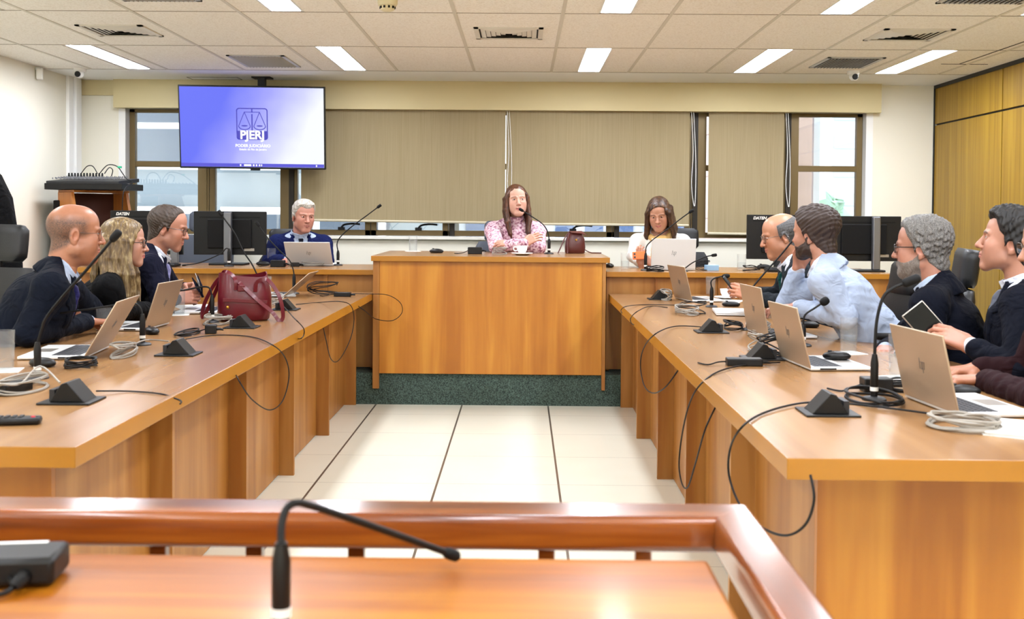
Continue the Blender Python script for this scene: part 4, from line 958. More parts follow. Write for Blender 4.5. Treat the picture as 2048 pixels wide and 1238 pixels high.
inner = [[(x*.94, y*.9, z) for x, y, z in r_] for r_ in rings[::-1]]; inner[-1] = [(x, y, .012) for x, y, z in inner[-1]]
loft(rings+inner).build('body', M['brown_leather'], t, smooth=True, auto=60)
mb = MB(); mb.add([(-.05,-.01,.165),(.05,-.01,.168),(.085,-.05,.135),(.04,-.052,.15),(-.03,-.05,.155)]+[(-.05,-.008,.169),(.05,-.008,.172),(.085,-.052,.139),(.04,-.055,.154),(-.03,-.053,.159)], [(0,1,2,3,4),(9,8,7,6,5),(0,5,6,1),(1,6,7,2),(2,7,8,3),(3,8,9,4),(4,9,5,0)]); mb.build('flap', M['brown_leather'], t, smooth=True)
MB().lathe([(0,0),(.008,0),(.008,.004),(0,.004)], (.0,-.05,.105), 14, R=rot(x=90)).build('clasp', M['gold'], t, smooth=True)
mb = MB(); mb.tube(spline([(-.05,-.01,.16),(-.08,-.02,.12),(-.115,-.04,.05),(-.14,-.06,.004)],6), .0045, 6); mb.tube(spline([(-.045,-.02,.15),(-.065,-.05,.09),(-.07,-.075,.02),(-.075,-.085,.004)],6), .0045, 6)
mb.build('strap', M['brown_leather'], t, smooth=True)
mb = MB(); mb.tube(spline([(.06,-.01,.04),(.09,-.03,.018),(.13,-.02,.005),(.2,-.03,.005)],6), .0042, 6); mb.build('tail_strap', M['brown_leather'], t, smooth=True)
# ================================================================== PEOPLE KIT (signed-distance shapes meshed into one surface)
f4 = np.float32
class Fld:
    def __init__(s, lo, hi, h):
        s.lo = np.array(lo, float); s.h = h; s.n = np.ceil((np.array(hi)-s.lo)/h).astype(int)+1
        s.x = (s.lo[0]+h*np.arange(s.n[0])).astype(f4)[:,None,None]; s.y = (s.lo[1]+h*np.arange(s.n[1])).astype(f4)[None,:,None]; s.z = (s.lo[2]+h*np.arange(s.n[2])).astype(f4)[None,None,:]
        s.F = np.full(s.n, .2, f4)
    def like(s):
        o = object.__new__(Fld); o.lo, o.h, o.n, o.x, o.y, o.z = s.lo, s.h, s.n, s.x, s.y, s.z; o.F = np.full(s.n, .2, f4); return o
    def win(s, lo, hi, m):
        a = np.clip(np.floor((np.array(lo)-m-s.lo)/s.h).astype(int), 0, s.n); b = np.clip(np.ceil((np.array(hi)+m-s.lo)/s.h).astype(int)+1, 0, s.n)
        if (b <= a).any(): return None
        return tuple(slice(int(i), int(j)) for i, j in zip(a, b))
    def put(s, sl, d, k, sub):
        A = s.F[sl]
        if sub: A = -A
        h = np.clip(.5+.5*(d-A)/k, 0, 1) if k > 0 else (d > A).astype(f4)
        r = d*(1-h)+A*h-k*h*(1-h)
        s.F[sl] = -r if sub else r
    def ell(s, c, r, k=.01, R=None, sub=False):
        c = np.array(c, float); r = np.array(r if hasattr(r, '__len__') else (r,)*3, float); m = r.max() if R is not None else r
        sl = s.win(c-m, c+m, k+.03)
        if sl is None: return s
        x, y, z = s.x[sl[0]]-c[0], s.y[:,sl[1]]-c[1], s.z[:,:,sl[2]]-c[2]
        if R is not None: x, y, z = (R[0,0]*x+R[1,0]*y+R[2,0]*z), (R[0,1]*x+R[1,1]*y+R[2,1]*z), (R[0,2]*x+R[1,2]*y+R[2,2]*z)
        k0 = np.sqrt((x/r[0])**2+(y/r[1])**2+(z/r[2])**2)+1e-6; k1 = np.sqrt((x/r[0]**2)**2+(y/r[1]**2)**2+(z/r[2]**2)**2)+1e-6
        s.put(sl, (k0*(k0-1)/k1).astype(f4), k, sub); return s
    def cone(s, a, b, ra, rb, k=.01, sub=False, fold=None):
        a, b = np.array(a, float), np.array(b, float); m = max(ra, rb)
        sl = s.win(np.minimum(a, b)-m, np.maximum(a, b)+m, k+.03)
        if sl is None: return s
        x, y, z = s.x[sl[0]]-a[0], s.y[:,sl[1]]-a[1], s.z[:,:,sl[2]]-a[2]; d = b-a; L2 = d@d+1e-12
        t = np.clip((x*d[0]+y*d[1]+z*d[2])/L2, 0, 1)
        r = ra+(rb-ra)*t
        if fold:
            A, fr, ph = fold
            r = r+A*np.sin(fr*t*math.sqrt(L2)*2*PI+ph+ (x*37+y*23+z*41))*np.sin(x*19+y*31-z*23+ph)
        q = np.sqrt((x-d[0]*t)**2+(y-d[1]*t)**2+(z-d[2]*t)**2)-r
        s.put(sl, q.astype(f4), k, sub); return s
    def chain(s, pts, rs, k=.01, **kw):
        for i in range(len(pts)-1): s.cone(pts[i], pts[i+1], rs[i], rs[i+1], k, **kw)
        return s
def surfnet(F, lo, h):
    S = F < 0; nx, ny, nz = F.shape
    cnt = np.zeros((nx-1, ny-1, nz-1), np.int8)
    for i in (0,1):
        for j in (0,1):
            for k in (0,1): cnt += S[i:nx-1+i, j:ny-1+j, k:nz-1+k]
    act = np.argwhere((cnt > 0) & (cnt < 8))
    if len(act) == 0: return np.zeros((0,3)), np.zeros((0,4), int)
    idx = -np.ones(cnt.shape, np.int64); idx[act[:,0], act[:,1], act[:,2]] = np.arange(len(act))
    acc = np.zeros((len(act), 3)); num = np.zeros(len(act))
    C = [(i,j,k) for i in (0,1) for j in (0,1) for k in (0,1)]
    for p in C:
        for ax in range(3):
            if p[ax]: continue
            q = list(p); q[ax] = 1
            a = F[act[:,0]+p[0], act[:,1]+p[1], act[:,2]+p[2]]; b = F[act[:,0]+q[0], act[:,1]+q[1], act[:,2]+q[2]]
            m = (a < 0) != (b < 0); t = np.where(m, a/(a-b+1e-20), 0)
            pt = np.tile(np.array(p, float), (len(act),1)); pt[:,ax] += t
            acc[m] += pt[m]; num[m] += 1
    V = (act+acc/num[:,None])*h+lo
    fs = []
    for ax in range(3):
        u, v = (ax+1)%3, (ax+2)%3
        s0 = [slice(None)]*3; s1 = [slice(None)]*3; s0[ax] = slice(0,-1); s1[ax] = slice(1,None)
        A, B = S[tuple(s0)], S[tuple(s1)]
        e = np.argwhere(A != B); e = e[(e[:,u] > 0) & (e[:,v] > 0) & (e[:,u] < F.shape[u]-1) & (e[:,v] < F.shape[v]-1)]
        if len(e) == 0: continue
        ins = A[e[:,0], e[:,1], e[:,2]]
        def g(du, dv):
            q = e.copy(); q[:,u] -= du; q[:,v] -= dv; return idx[q[:,0], q[:,1], q[:,2]]
        Q = np.stack([g(1,1), g(0,1), g(0,0), g(1,0)], 1); Q[~ins] = Q[~ins][:, ::-1]; fs.append(Q)
    return V, np.concatenate(fs)
def np_mesh(name, parts, mats, parent=None, cols=None, mi=None):
    """parts: list of (V,F); builds ONE mesh with a colour attribute"""
    V = np.concatenate([p[0] for p in parts]); o = 0; Fs = []; Mi = []
    for i, (v, f) in enumerate(parts): Fs.append(np.asarray(f)+o); o += len(v); Mi += [mi[i] if mi else 0]*len(f)
    Fs = np.concatenate(Fs)
    me = bpy.data.meshes.new(name); me.vertices.add(len(V)); me.vertices.foreach_set('co', V.astype(f4).ravel())
    me.loops.add(Fs.size); me.loops.foreach_set('vertex_index', Fs.astype(np.int32).ravel())
    me.polygons.add(len(Fs)); me.polygons.foreach_set('loop_start', np.arange(0, Fs.size, 4, dtype=np.int32))
    me.polygons.foreach_set('use_smooth', np.ones(len(Fs), bool))
    for m in (mats if isinstance(mats, (list, tuple)) else [mats]): me.materials.append(m)
    me.polygons.foreach_set('material_index', np.array(Mi, np.int32))
    me.update(calc_edges=True)
    if cols is not None:
        a = me.color_attributes.new('tone', 'FLOAT_COLOR', 'POINT'); a.data.foreach_set('color', np.concatenate([cols, np.ones((len(cols),1))], 1).astype(f4).ravel())
    ob = bpy.data.objects.new(name, me); COL.objects.link(ob)
    if parent is not None: ob.parent = parent; ob.matrix_parent_inverse = wm(parent).inverted()
    return ob
def n3(V, f, seed=0):
    """cheap smooth noise"""
    rg = np.random.default_rng(seed); o = np.zeros(V.shape[0] if V.ndim == 2 else V.shape[:-1])
    for i in range(7):
        k = rg.normal(0, 1, 3); k *= f*(.6+.25*i)/np.linalg.norm(k); o = o+np.sin(V@k+rg.uniform(0, 6))/7**.5
    return o
# ---- materials for people
m, nt, b = new_mat('skin'); a = N(nt, 'ShaderNodeAttribute'); a.attribute_name = 'tone'
tc = N(nt, 'ShaderNodeTexCoord'); nz = N(nt, 'ShaderNodeTexNoise'); nz.inputs['Scale'].default_value = 60; nz.inputs['Detail'].default_value = 4; L(nt, tc.outputs['Object'], nz.inputs['Vector'])
hs = N(nt, 'ShaderNodeHueSaturation'); mr = N(nt, 'ShaderNodeMapRange'); mr.inputs[3].default_value = .9; mr.inputs[4].default_value = 1.08; L(nt, nz.outputs['Fac'], mr.inputs[0]); L(nt, mr.outputs[0], hs.inputs['Value']); L(nt, a.outputs['Color'], hs.inputs['Color'])
L(nt, hs.outputs[0], b.inputs['Base Color']); b.inputs['Roughness'].default_value = .4; b.inputs['Subsurface Weight'].default_value = .04; b.inputs['Subsurface Radius'].default_value = (.012,.004,.002)
bp = N(nt, 'ShaderNodeBump'); bp.inputs['Strength'].default_value = .12; bp.inputs['Distance'].default_value = .002; n2 = N(nt, 'ShaderNodeTexNoise'); n2.inputs['Scale'].default_value = 320; L(nt, tc.outputs['Object'], n2.inputs['Vector']); L(nt, n2.outputs['Fac'], bp.inputs['Height']); L(nt, bp.outputs['Normal'], b.inputs['Normal'])
def hair_mat(name, c1, c2, sc=(70,70,12), rough=.45, c3=None):
    m, nt, b = new_mat(name); tc = N(nt, 'ShaderNodeTexCoord'); mp = N(nt, 'ShaderNodeMapping'); mp.inputs['Scale'].default_value = sc; L(nt, tc.outputs['Object'], mp.inputs['Vector'])
    n = N(nt, 'ShaderNodeTexNoise'); n.inputs['Scale'].default_value = 3.2; n.inputs['Detail'].default_value = 6; n.inputs['Roughness'].default_value = .65; n.inputs['Distortion'].default_value = .7; L(nt, mp.outputs['Vector'], n.inputs['Vector'])
    r = N(nt, 'ShaderNodeValToRGB'); e = r.color_ramp.elements; e[0].position = .36; e[0].color = (*lin(c1),1); e[1].position = .64; e[1].color = (*lin(c2),1)
    if c3: k = e.new(.52); k.color = (*lin(c3),1)
    L(nt, n.outputs['Fac'], r.inputs['Fac']); L(nt, r.outputs['Color'], b.inputs['Base Color']); b.inputs['Roughness'].default_value = rough
    bp = N(nt, 'ShaderNodeBump'); bp.inputs['Strength'].default_value = .5; bp.inputs['Distance'].default_value = .003; L(nt, n.outputs['Fac'], bp.inputs['Height']); L(nt, bp.outputs['Normal'], b.inputs['Normal']); return m
hair_mat('hair_grey_short', (38,34,31), (94,87,81), (160,160,160), .6); hair_mat('hair_blonde', (82,62,37), (164,145,103), (20,20,3.5), .4, (124,100,63)); hair_mat('hair_brown_thin', (35,25,19), (74,56,42), (90,90,40), .5)
hair_mat('hair_silver', (118,111,100), (222,214,202), (70,20,40), .5); hair_mat('hair_darkbrown', (34,18,10), (104,60,32), (26,26,3), .38); hair_mat('hair_chestnut', (38,22,13), (103,71,41), (26,26,4), .4, (62,38,23))
hair_mat('hair_saltpepper', (44,42,42), (138,135,130), (90,90,90), .6); hair_mat('hair_brown', (29,20,17), (68,48,39), (110,110,110), .5); hair_mat('hair_black', (7,7,8), (26,23,22), (90,90,60), .6); hair_mat('beard_grey', (81,68,59), (148,139,131), (190,190,190), .7); hair_mat('hair_greydark', (35,34,35), (103,102,103), (130,130,50), .5)
def cloth(name, rgb, rough=.85, bump=.2, var=.1, sc=420):
    m = plain(name, rgb, rough, spec=.15, bump=bump, bscale=sc, var=var, vscale=10); nt = m.node_tree; b = nt.nodes['Principled BSDF']
    fine = [n for n in nt.nodes if n.type == 'BUMP'][0]; tc = [n for n in nt.nodes if n.type == 'TEX_COORD'][0]
    n = N(nt, 'ShaderNodeTexNoise'); n.inputs['Scale'].default_value = 11; n.inputs['Detail'].default_value = 1.5; n.inputs['Distortion'].default_value = 2.2; L(nt, tc.outputs['Object'], n.inputs['Vector'])
    bp = N(nt, 'ShaderNodeBump'); bp.inputs['Strength'].default_value = .8; bp.inputs['Distance'].default_value = .016; L(nt, n.outputs['Fac'], bp.inputs['Height']); L(nt, fine.outputs['Normal'], bp.inputs['Normal']); L(nt, bp.outputs['Normal'], b.inputs['Normal']); return m
cloth('suit_navy', (9,15,28)); cloth('suit_navy_blue', (13,15,34)); cloth('suit_blue', (14,24,70)); cloth('suit_charcoal', (32,37,42)); cloth('suit_midnight', (7,11,24)); cloth('jacket_black', (8,8,10)); cloth('blazer_pale', (168,182,206), var=.06); cloth('jacket_maroon', (36,14,18)); cloth('shirt_white', (205,210,222), var=.04); cloth('shirt_paleblue', (176,190,212), var=.05); cloth('shirt_grey', (150,158,172)); cloth('blouse_white', (215,210,202), var=.05)
cloth('tie_purple', (40,38,90), .5); cloth('tie_lilac', (150,150,196), .5); cloth('tie_navy', (8,12,28), .5); cloth('tie_green', (10,62,60), .5); cloth('tie_grey', (96,100,112), .5); cloth('trousers_dark', (14,15,19)); cloth('scarf_gold', (214,176,112)); cloth('collar_dark', (60,70,96)); cloth('vest_maroon', (52,30,36))
plain('shoe_black', (18,18,18), .3); plain('eye_white', (238,234,230), .15); plain('eye_dark', (38,26,20), .1); plain('glasses_black', (22,22,26), .3); plain('glasses_steel', (120,112,108), .3, metal=.7); plain('pearl', (240,232,214), .2)
# patterned knit
m, nt, b = new_mat('knit_pink'); tc = N(nt, 'ShaderNodeTexCoord'); vo = N(nt, 'ShaderNodeTexVoronoi'); vo.inputs['Scale'].default_value = 85; L(nt, tc.outputs['Object'], vo.inputs['Vector'])
nz = N(nt, 'ShaderNodeTexNoise'); nz.inputs['Scale'].default_value = 55; nz.inputs['Detail'].default_value = 4; L(nt, tc.outputs['Object'], nz.inputs['Vector'])
r = N(nt, 'ShaderNodeValToRGB'); e = r.color_ramp.elements; e[0].position = .36; e[0].color = (*lin((124,66,92)),1); e[1].position = .62; e[1].color = (*lin((236,214,220)),1); k = e.new(.47); k.color = (*lin((206,160,176)),1)
L(nt, nz.outputs['Fac'], r.inputs['Fac']); L(nt, r.outputs['Color'], b.inputs['Base Color']); b.inputs['Roughness'].default_value = .9
bp = N(nt, 'ShaderNodeBump'); bp.inputs['Strength'].default_value = .5; bp.inputs['Distance'].default_value = .004; L(nt, vo.outputs['Distance'], bp.inputs['Height']); L(nt, bp.outputs['Normal'], b.inputs['Normal'])

def head_field(p, h=.0024):
    """head frame: x right, y forward, z up, origin between the ears"""
    g = Fld((-.108,-.135,-.20), (.108,.15,.155), h); w = p.get('w', 1); jw = p.get('jaw', 1); fem = p.get('fem', 0); nose = p.get('nose', 1); fat = p.get('fat', 0)
    g.F[...] = .2
    g.ell((0,-.012,.042), (.077*w,.099,.086), 0); g.ell((0,.036,.05), (.066*w,.053,.062), .03)
    g.ell((0,.034,-.018), (.062*w,.056,.078), .03)
    for s in (-1,1):
        g.cone((s*.046*w*jw,.012,-.055), (s*.018,.078,-.092), .024+fat*.012, .017, .025); g.ell((s*.04*w,.064,-.012), (.022,.022,.022), .025)
        g.ell((s*.04*w,.058,-.045), (.02+fat*.01,.024,.03), .03); g.cone((s*.047*w,.078,.031), (s*.014,.094,.029), .007, .0085*(1-.3*fem), .012)
    g.ell((0,.074,-.09), (.021*jw,.018,.019), .02); g.ell((0,.07,-.055), (.032,.028,.032), .02)
    if fat: g.ell((0,.03,-.095), (.05,.05,.028), .03)
    for s in (-1,1): g.ell((s*.032,.1,.014), (.018,.0165,.0115), .012, sub=True)
    # nose
    g.cone((0,.09,.022), (0,.108*1,-.012), .0085, .0105*nose, .010); g.ell((0,.113+.004*(nose-1),-.0215), (.0125*nose,.0125,.0105), .008)
    for s in (-1,1): g.ell((s*.0125*nose,.1,-.0245), (.0075,.0105,.0075), .005); g.ell((s*.0062,.1085,-.0345), (.0032,.005,.0045), .003, sub=True)
    g.cone((0,.101,-.034), (0,.1005,-.045), .003, .003, .006)
    # mouth
    op = p.get('open', 0); sm = p.get('smile', 0)
    for s in (-1,1):
        g.cone((0,.1005,-.0505), (s*.021,.0885,-.0545+sm*.005), .0048, .0025, .005); g.cone((0,.0995,-.061-op), (s*.019,.0885,-.057+sm*.005), .0055, .0025, .005)
        g.cone((0,.1055,-.0555-op*.5), (s*.023,.0915,-.0555+sm*.005), .0014+op*.45, .0009, .002, sub=True)
        if sm: g.cone((s*.019,.098,-.026), (s*.031,.084,-.05), .0022, .0022, .006, sub=True)
    # eyelids: ball with a slit
    ey = p.get('eye', 1.0)
    for s in (-1,1):
        g.ell((s*.0315,.0795,.0145), (.0142,.0132,.0128), .003)
        if ey > 0: g.ell((s*.0315,.0945,.0135), (.0122,.012,.0042*ey), .0015, sub=True)
        g.cone((s*.0215,.0905,.0195), (s*.0425,.0855,.0185), .0012, .0012, .002, sub=True)
    # ears
    for s in (-1,1):
        Re = rot(z=s*-22) @ rot(x=-12); c = np.array((s*.0765*w,-.006,-.002))
        g.ell(c, (.0085,.0195,.032), .006, R=Re); g.ell(c+(s*.008,.004,.003), (.006,.0105,.018), .004, R=Re, sub=True); g.ell(c+(s*.001,.004,-.027), (.006,.008,.009), .006)
    # neck
    nk = np.array(p.get('neck_to', (0,-.045,-.19))); nr = p.get('neck_r', .056-.01*fem)
    g.cone((0,-.03,-.045), nk, nr, nr*1.06, .025)
    return g
def skin_cols(V, p):
    base = np.array(lin(p['tone'])); C = np.tile(base, (len(V),1)); x, y, z = V.T; X = np.abs(x); fem = p.get('fem', 0)
    def mix(c, a): nonlocal C; C = C*(1-a[:,None])+np.array(c)*a[:,None]
    red = base*np.array((1.02,.78,.74))
    g = lambda cx, cy, cz, r: np.exp(-(((X-cx)/r)**2+((y-cy)/r)**2+((z-cz)/r)**2))
    mix(red, .6*g(.042,.07,-.02,.024)); mix(red, .6*g(0,.115,-.022,.014)); mix(red, .5*g(.08,-.005,0,.025))
    sm = p.get('smile', 0); op = p.get('open', 0)
    zl = z-(sm*.005*(X/.021)**2); f = (y > .078)
    lip = f & (X < .023) & (zl < -.0465+.0-.004*np.clip(X/.023,0,1)) & (zl > -.0665-op+.008*np.clip(X/.023,0,1)**2); mix(np.array(lin(p.get('lip', (186,112,100)))), lip*.75)
    mix(np.array((.05,.015,.015)), (f & (X < .021) & (np.abs(zl+.0555+op*.5) < .0011+op*.4) & (y < .1035))*.85)
    # brows
    bz = .0335-.0045*((X-.030)/.02)**2+.002*(X < .03); bw = p.get('brow', .0032)
    br = (y > .062) & (X > .013) & (X < .05) & (np.abs(z-bz) < bw*np.clip(1.25-(X-.013)/.06,.4,1)); mix(np.array(lin(p.get('brow_c', (70,54,44)))), br*.75)
    # lash line and nostril
    mix(np.array((.03,.02,.018)), ((y > .075) & (np.abs(X-.0315) < .0135) & (np.abs(z-(.0135+ (.0043*p.get('eye',1)+.0006)*np.sqrt(np.clip(1-((X-.0315)/.0135)**2,0,1)))) < .0011))*(.8 if p.get('eye',1) > 0 else .6))
    st = p.get('stubble', 0)
    if st:
        s = np.clip((-.028-z+.35*(X-.03))/.02, 0, 1)*np.clip((y+.02-.0)/.03, 0, 1)*(z > -.125)*(~lip); mix(base*np.array((.5,.5,.52)), np.clip(s,0,1)*st)
    sc = p.get('scalp')
    if sc is not None:
        a, c = sc(x, y, z); mix(np.array(lin(c)), np.clip(a,0,1))
    return C
def hand_geo(p, side, pose):
    """frame: y to fingertips, z out of the back of the hand, x right; side=+1 right hand"""
    g = Fld((-.075,-.09,-.085), (.075,.21,.06), .0026); s = side; sc = p.get('hand', 1)
    th = -s
    g.cone((0,-.034,0), (0,-.005,0), .027, .026, .01); g.ell((0,-.0,0), (.03,.022,.018), .015)
    for x, yk in ((-.028,.082),(-.0095,.088),(.0095,.086),(.027,.078)):
        g.cone((x*.62,.0,0), (x,yk,.0), .0135, .0098, .014)
    g.ell((th*.026,.03,-.006), (.016,.03,.014), .012)
    cur = pose.get('curl', 40); spread = pose.get('spread', 3)
    L_ = ((.038,.024,.020),(.044,.028,.022),(.041,.026,.021),(.032,.020,.018))
    for i, x in enumerate((-.028,-.0095,.0095,.027)):
        k = i if s > 0 else 3-i           # index first on the thumb side
        l = L_[k]; yk = (.082,.088,.086,.078)[k] ; cu = cur[k] if hasattr(cur, '__len__') else cur*(1+.1*k)
        p0 = np.array((x, yk, .0)); a = 0; dx = math.sin(math.radians(spread*(i-1.5)))
        rr = (.0098,.0090,.0082,.0072)
        for j in range(3):
            a += cu*(.75 if j == 0 else (1.0 if j == 1 else .65)); ar = math.radians(a)
            p1 = p0+l[j]*np.array((dx, math.cos(ar), -math.sin(ar))); g.cone(p0, p1, rr[j]*(.92 if k == 3 else 1), rr[j+1]*(.92 if k == 3 else 1), .0035); p0 = p1
    tb = pose.get('thumb', (.6,.75,-.35)); d = np.array((th*tb[0], tb[1], tb[2])); d /= np.linalg.norm(d); p0 = np.array((th*.028,.018,-.006)); p1 = p0+d*.042
    d2 = d+np.array((-th*.35*pose.get('tb', 1),.25,-.25*pose.get('tb', 1))); d2 /= np.linalg.norm(d2); p2 = p1+d2*.03; p3 = p2+(d2+np.array((-th*.2,.1,-.1)))*.022
    g.chain([p0,p1,p2,p3], [.0155,.0115,.0105,.0085], .006)
    V, F = surfnet(g.F, g.lo, g.h); return V*sc, F
POSES = {'rest': dict(curl=22), 'flat': dict(curl=6, thumb=(.8,.6,-.1), tb=.2), 'grip': dict(curl=(48,52,54,56), thumb=(.45,.8,-.55)), 'fist': dict(curl=(75,78,80,80), thumb=(.3,.8,-.6)), 'type': dict(curl=30), 'phone': dict(curl=(38,42,48,52), thumb=(.35,.8,-.75), tb=.3), 'cheek': dict(curl=(34,40,46,50), thumb=(.7,.7,-.2))}
def poly_d(u, v, pts):
    """signed distance to a 2-D polygon (negative inside), numpy broadcasting"""
    d = None; s = None; n = len(pts)
    for i in range(n):
        (x0, y0), (x1, y1) = pts[i-1], pts[i]; ex, ey = x1-x0, y1-y0
        wx, wy = u-x0, v-y0; t = np.clip((wx*ex+wy*ey)/(ex*ex+ey*ey+1e-12), 0, 1); q = (wx-ex*t)**2+(wy-ey*t)**2
        d = q if d is None else np.minimum(d, q)
        c = ((y0 > v) != (y1 > v)) & (u < (x1-x0)*(v-y0)/((y1-y0) if abs(y1-y0) > 1e-9 else 1e-9)+x0)
        s = c if s is None else (s ^ c)
    return np.where(s, -1, 1)*np.sqrt(d)
def mat3(f, u):
    """columns x,y,z with y=f and z close to u"""
    f = np.array(f, float); f /= np.linalg.norm(f); u = np.array(u, float); u = u-f*(u@f); u /= np.linalg.norm(u); return np.stack([np.cross(f, u), f, u], 1)
SEATS = []
def person(label, spec):
    """spec: pelvis (world), face (deg, 0 = towards +y, counter-clockwise), lean, head centre + head angles, elbows, wrists ..."""
    p = spec; fem = p.get('fem', 0); H = p.get('size', 1.0)
    pel = np.array(p['pelvis'], float); ctr = thing('person', label, 'person', (pel[0], pel[1], p.get('floor', 0)), group='people seated at the meeting')
    T = rot(z=p['face']) @ rot(x=-p.get('lean', 10), y=p.get('tilt', 0))
    hc0 = np.array(p['head'], float); hr0 = p.get('hrot', (0,0,0)); nb0 = hc0+(rot(z=hr0[0]) @ rot(x=hr0[1]*.4))@np.array(p.get('nape', (0,-.05,-.165)))*p.get('hsize', 1)
    pel = nb0-T@np.array((0,-.028,.50))*H
    p['pel'] = pel
    ctr.location = (pel[0], pel[1], p.get('floor', 0))
    tw = lambda q: pel+T@(np.asarray(q, float)*H).T if np.ndim(q) == 1 else pel+(T@(np.asarray(q)*H).T).T
    wt = lambda q: (T.T@(np.array(q, float)-pel))/H
    hc = np.array(p['head'], float); hr = p.get('hrot', (0,0,0)); Rh = rot(z=hr[0]) @ rot(x=hr[1]) @ rot(y=hr[2])   # yaw, pitch(+ up), roll
    hs = p.get('hsize', 1.0)
    # ---- skin: head
    nb_w = tw((0,-.028,.50)); p['neck_to'] = tuple(Rh.T@(nb_w-hc)/hs*1.0)
    nt_ = np.array(p['neck_to']); ln = np.linalg.norm(nt_); p['neck_to'] = tuple(nt_*min(1, .185/ln) if ln > .185 else nt_)
    hg = head_field(p); hv, hf = surfnet(hg.F, hg.lo, hg.h)
    cols = [skin_cols(hv, p)]; parts = [(hc+(Rh@(hv*hs).T).T, hf)]
    base = np.array(lin(p['tone']))
    # ---- arms in torso frame
    sw = p.get('sh', .178-.02*fem); shz = .462-.01*fem
    joints = {}
    for s, key in ((1,'r'), (-1,'l')):
        sh = np.array((s*sw, -.012, shz)); el = wt(p['elbow_'+key]); wr = wt(p['wrist_'+key])
        if 'shr_'+key in p: sh = sh+np.array(p['shr_'+key])
        joints[s] = (sh, el, wr)
    allp = np.array([q for j in joints.values() for q in j]+[(-.21,-.16,-.12),(.21,.17,.6)])
    G = Fld(allp.min(0)-.09, allp.max(0)+.09, .0065)
    ft = p.get('girth', 1)
    def torso(g, o, k=.05):
        g.ell((0,.0,.01), (.165*ft+o,.125*ft+o,.13), 0); g.ell((0,.012*ft,.17), (.148*ft+o-.012*fem,.112*ft+o,.17), k); g.ell((0,-.006,.345), (.168+o-.014*fem,.112+o+.008*(ft-1)*10,.16), k)
        if fem:
            for s in (-1,1): g.ell((s*.07,.085,.33), (.06+o*.5,.05+o*.5,.06), .04)
        for s in (-1,1):
            g.cone((s*.03,-.03,.50), (s*(sw-.02),-.015,shz-.005), .052+o, .052+o, .04)
        g.cone((0,-.03,.47), (0,-.035,.535), .062+o, .058+o, .03)
    torso(G, 0); Tb = G.F.copy()
    # ---- body below the clothes (arms to the wrists) joins the same mesh
    for s in (1,-1):
        sh, el, wr = joints[s]; G.cone(sh, el, .042, .036, .02); G.cone(el, wr-(wr-el)*.12, .034, .024, .015)
    v, f = surfnet(G.F+.006, G.lo, G.h); parts.append((tw(v), f)); cols.append(np.tile(base, (len(v),1)))
    # ---- hands
    for s, key in ((1,'r'), (-1,'l')):
        hd = p.get('hand_'+key); sh, el, wr = joints[s]
        fw = np.array(hd['dir'], float) if hd and 'dir' in hd else np.array(p['wrist_'+key])-np.array(p['elbow_'+key]); up_ = np.array(hd['back'], float) if hd and 'back' in hd else np.array((0,0,1.))
        Rm = mat3(fw, up_); pv, pf = hand_geo(p, s, POSES[(hd or {}).get('pose', 'rest')]); pv = pv*(.93 if fem else 1)
        parts.append((np.array(p['wrist_'+key])+(Rm@pv.T).T, pf)); cols.append(np.tile(base*np.array((1.0,.9,.86)), (len(pv),1)))
    np_mesh('body', parts, M['skin'], ctr, np.concatenate(cols))
    # ---- eyes
    if p.get('eye', 1) > 0:
        lk = p.get('look', (0,0))
        for s in (-1,1):
            mb = MB(); c = np.array((s*.0315,.0795,.0140)); mb.ball(hc+Rh@(c*hs), .0122*hs, 14, 10, R=Rh)
            e = mb.build('eye', M['eye_white'], ctr, world=True, smooth=True, auto=180)
            d = Rh@rot(z=lk[0], x=lk[1])@np.array((0,1,0)); Q = np.array(Vector(d).to_track_quat('Z','Y').to_matrix())
            mb = MB(); mb.lathe([(.0054,-.0018),(.0056,0),(.003,.0007),(0,.0009)], hc+Rh@(c*hs)+d*.0118*hs, 14, R=Q); mb.build('iris', M['eye_dark'], e, world=True, smooth=True)
    # ---- clothes
    x, y, z = G.x, G.y, G.z
    o1 = .014*ft
    Jk = G.like(); torso(Jk, o1 if p.get('outer', 1) else .006)
    pl = (np.sin(z*46+x*18+2*np.sin(y*21))*np.sin(x*29-z*13)*.0028+np.sin(z*95-y*40+x*33+3*np.sin(x*17+z*9))*.0012).astype(f4); Jk.F += pl; Jf = Jk.F
    hi = .525; Jf = np.maximum(Jf, z-hi-.06*np.clip(-y/.1, -1, 1)); Jf = np.maximum(Jf, -(z+.115))
    nb = np.sqrt(x**2+(y+.03-.18*(z-.5))**2)-(.063 if p.get('shirt') else .056)      # neck hole
    Jf = np.maximum(Jf, -np.maximum(nb, .47-z))
    vb = p.get('vdepth', .16)
    if p.get('shirt'):
        vp = [(-.058,.56),(-.046,.47),(0,vb),(.046,.47),(.058,.56)]
        V2 = poly_d(x, z, vp); Jf = np.maximum(Jf, -np.maximum(V2, .0-y))
    elif p.get('neckv'):
        V2 = poly_d(x, z, [(-.07,.58),(0,p['neckv']),(.07,.58)]); Jf = np.maximum(Jf, -np.maximum(V2, .0-y))
    Jt = Jk.F; Jk.F = np.ascontiguousarray(Jf.astype(f4))
    for s in (1,-1):
        sh, el, wr = joints[s]; cuff = p.get('cuff', .035); we = wr-(wr-el)/np.linalg.norm(wr-el)*cuff
        hw = p.get('sleeve', 1)
        Jk.ell(sh+np.array((0,0,-.01)), (.060*hw,.066*hw,.058), .03)
        Jk.cone(sh, el, .063*hw, .051*hw, .03, fold=(.0028,9,s)); Jk.cone(el, we, .051*hw, .041*hw, .012, fold=(.0028,11,s*2+.5))
    Jf = Jk.F
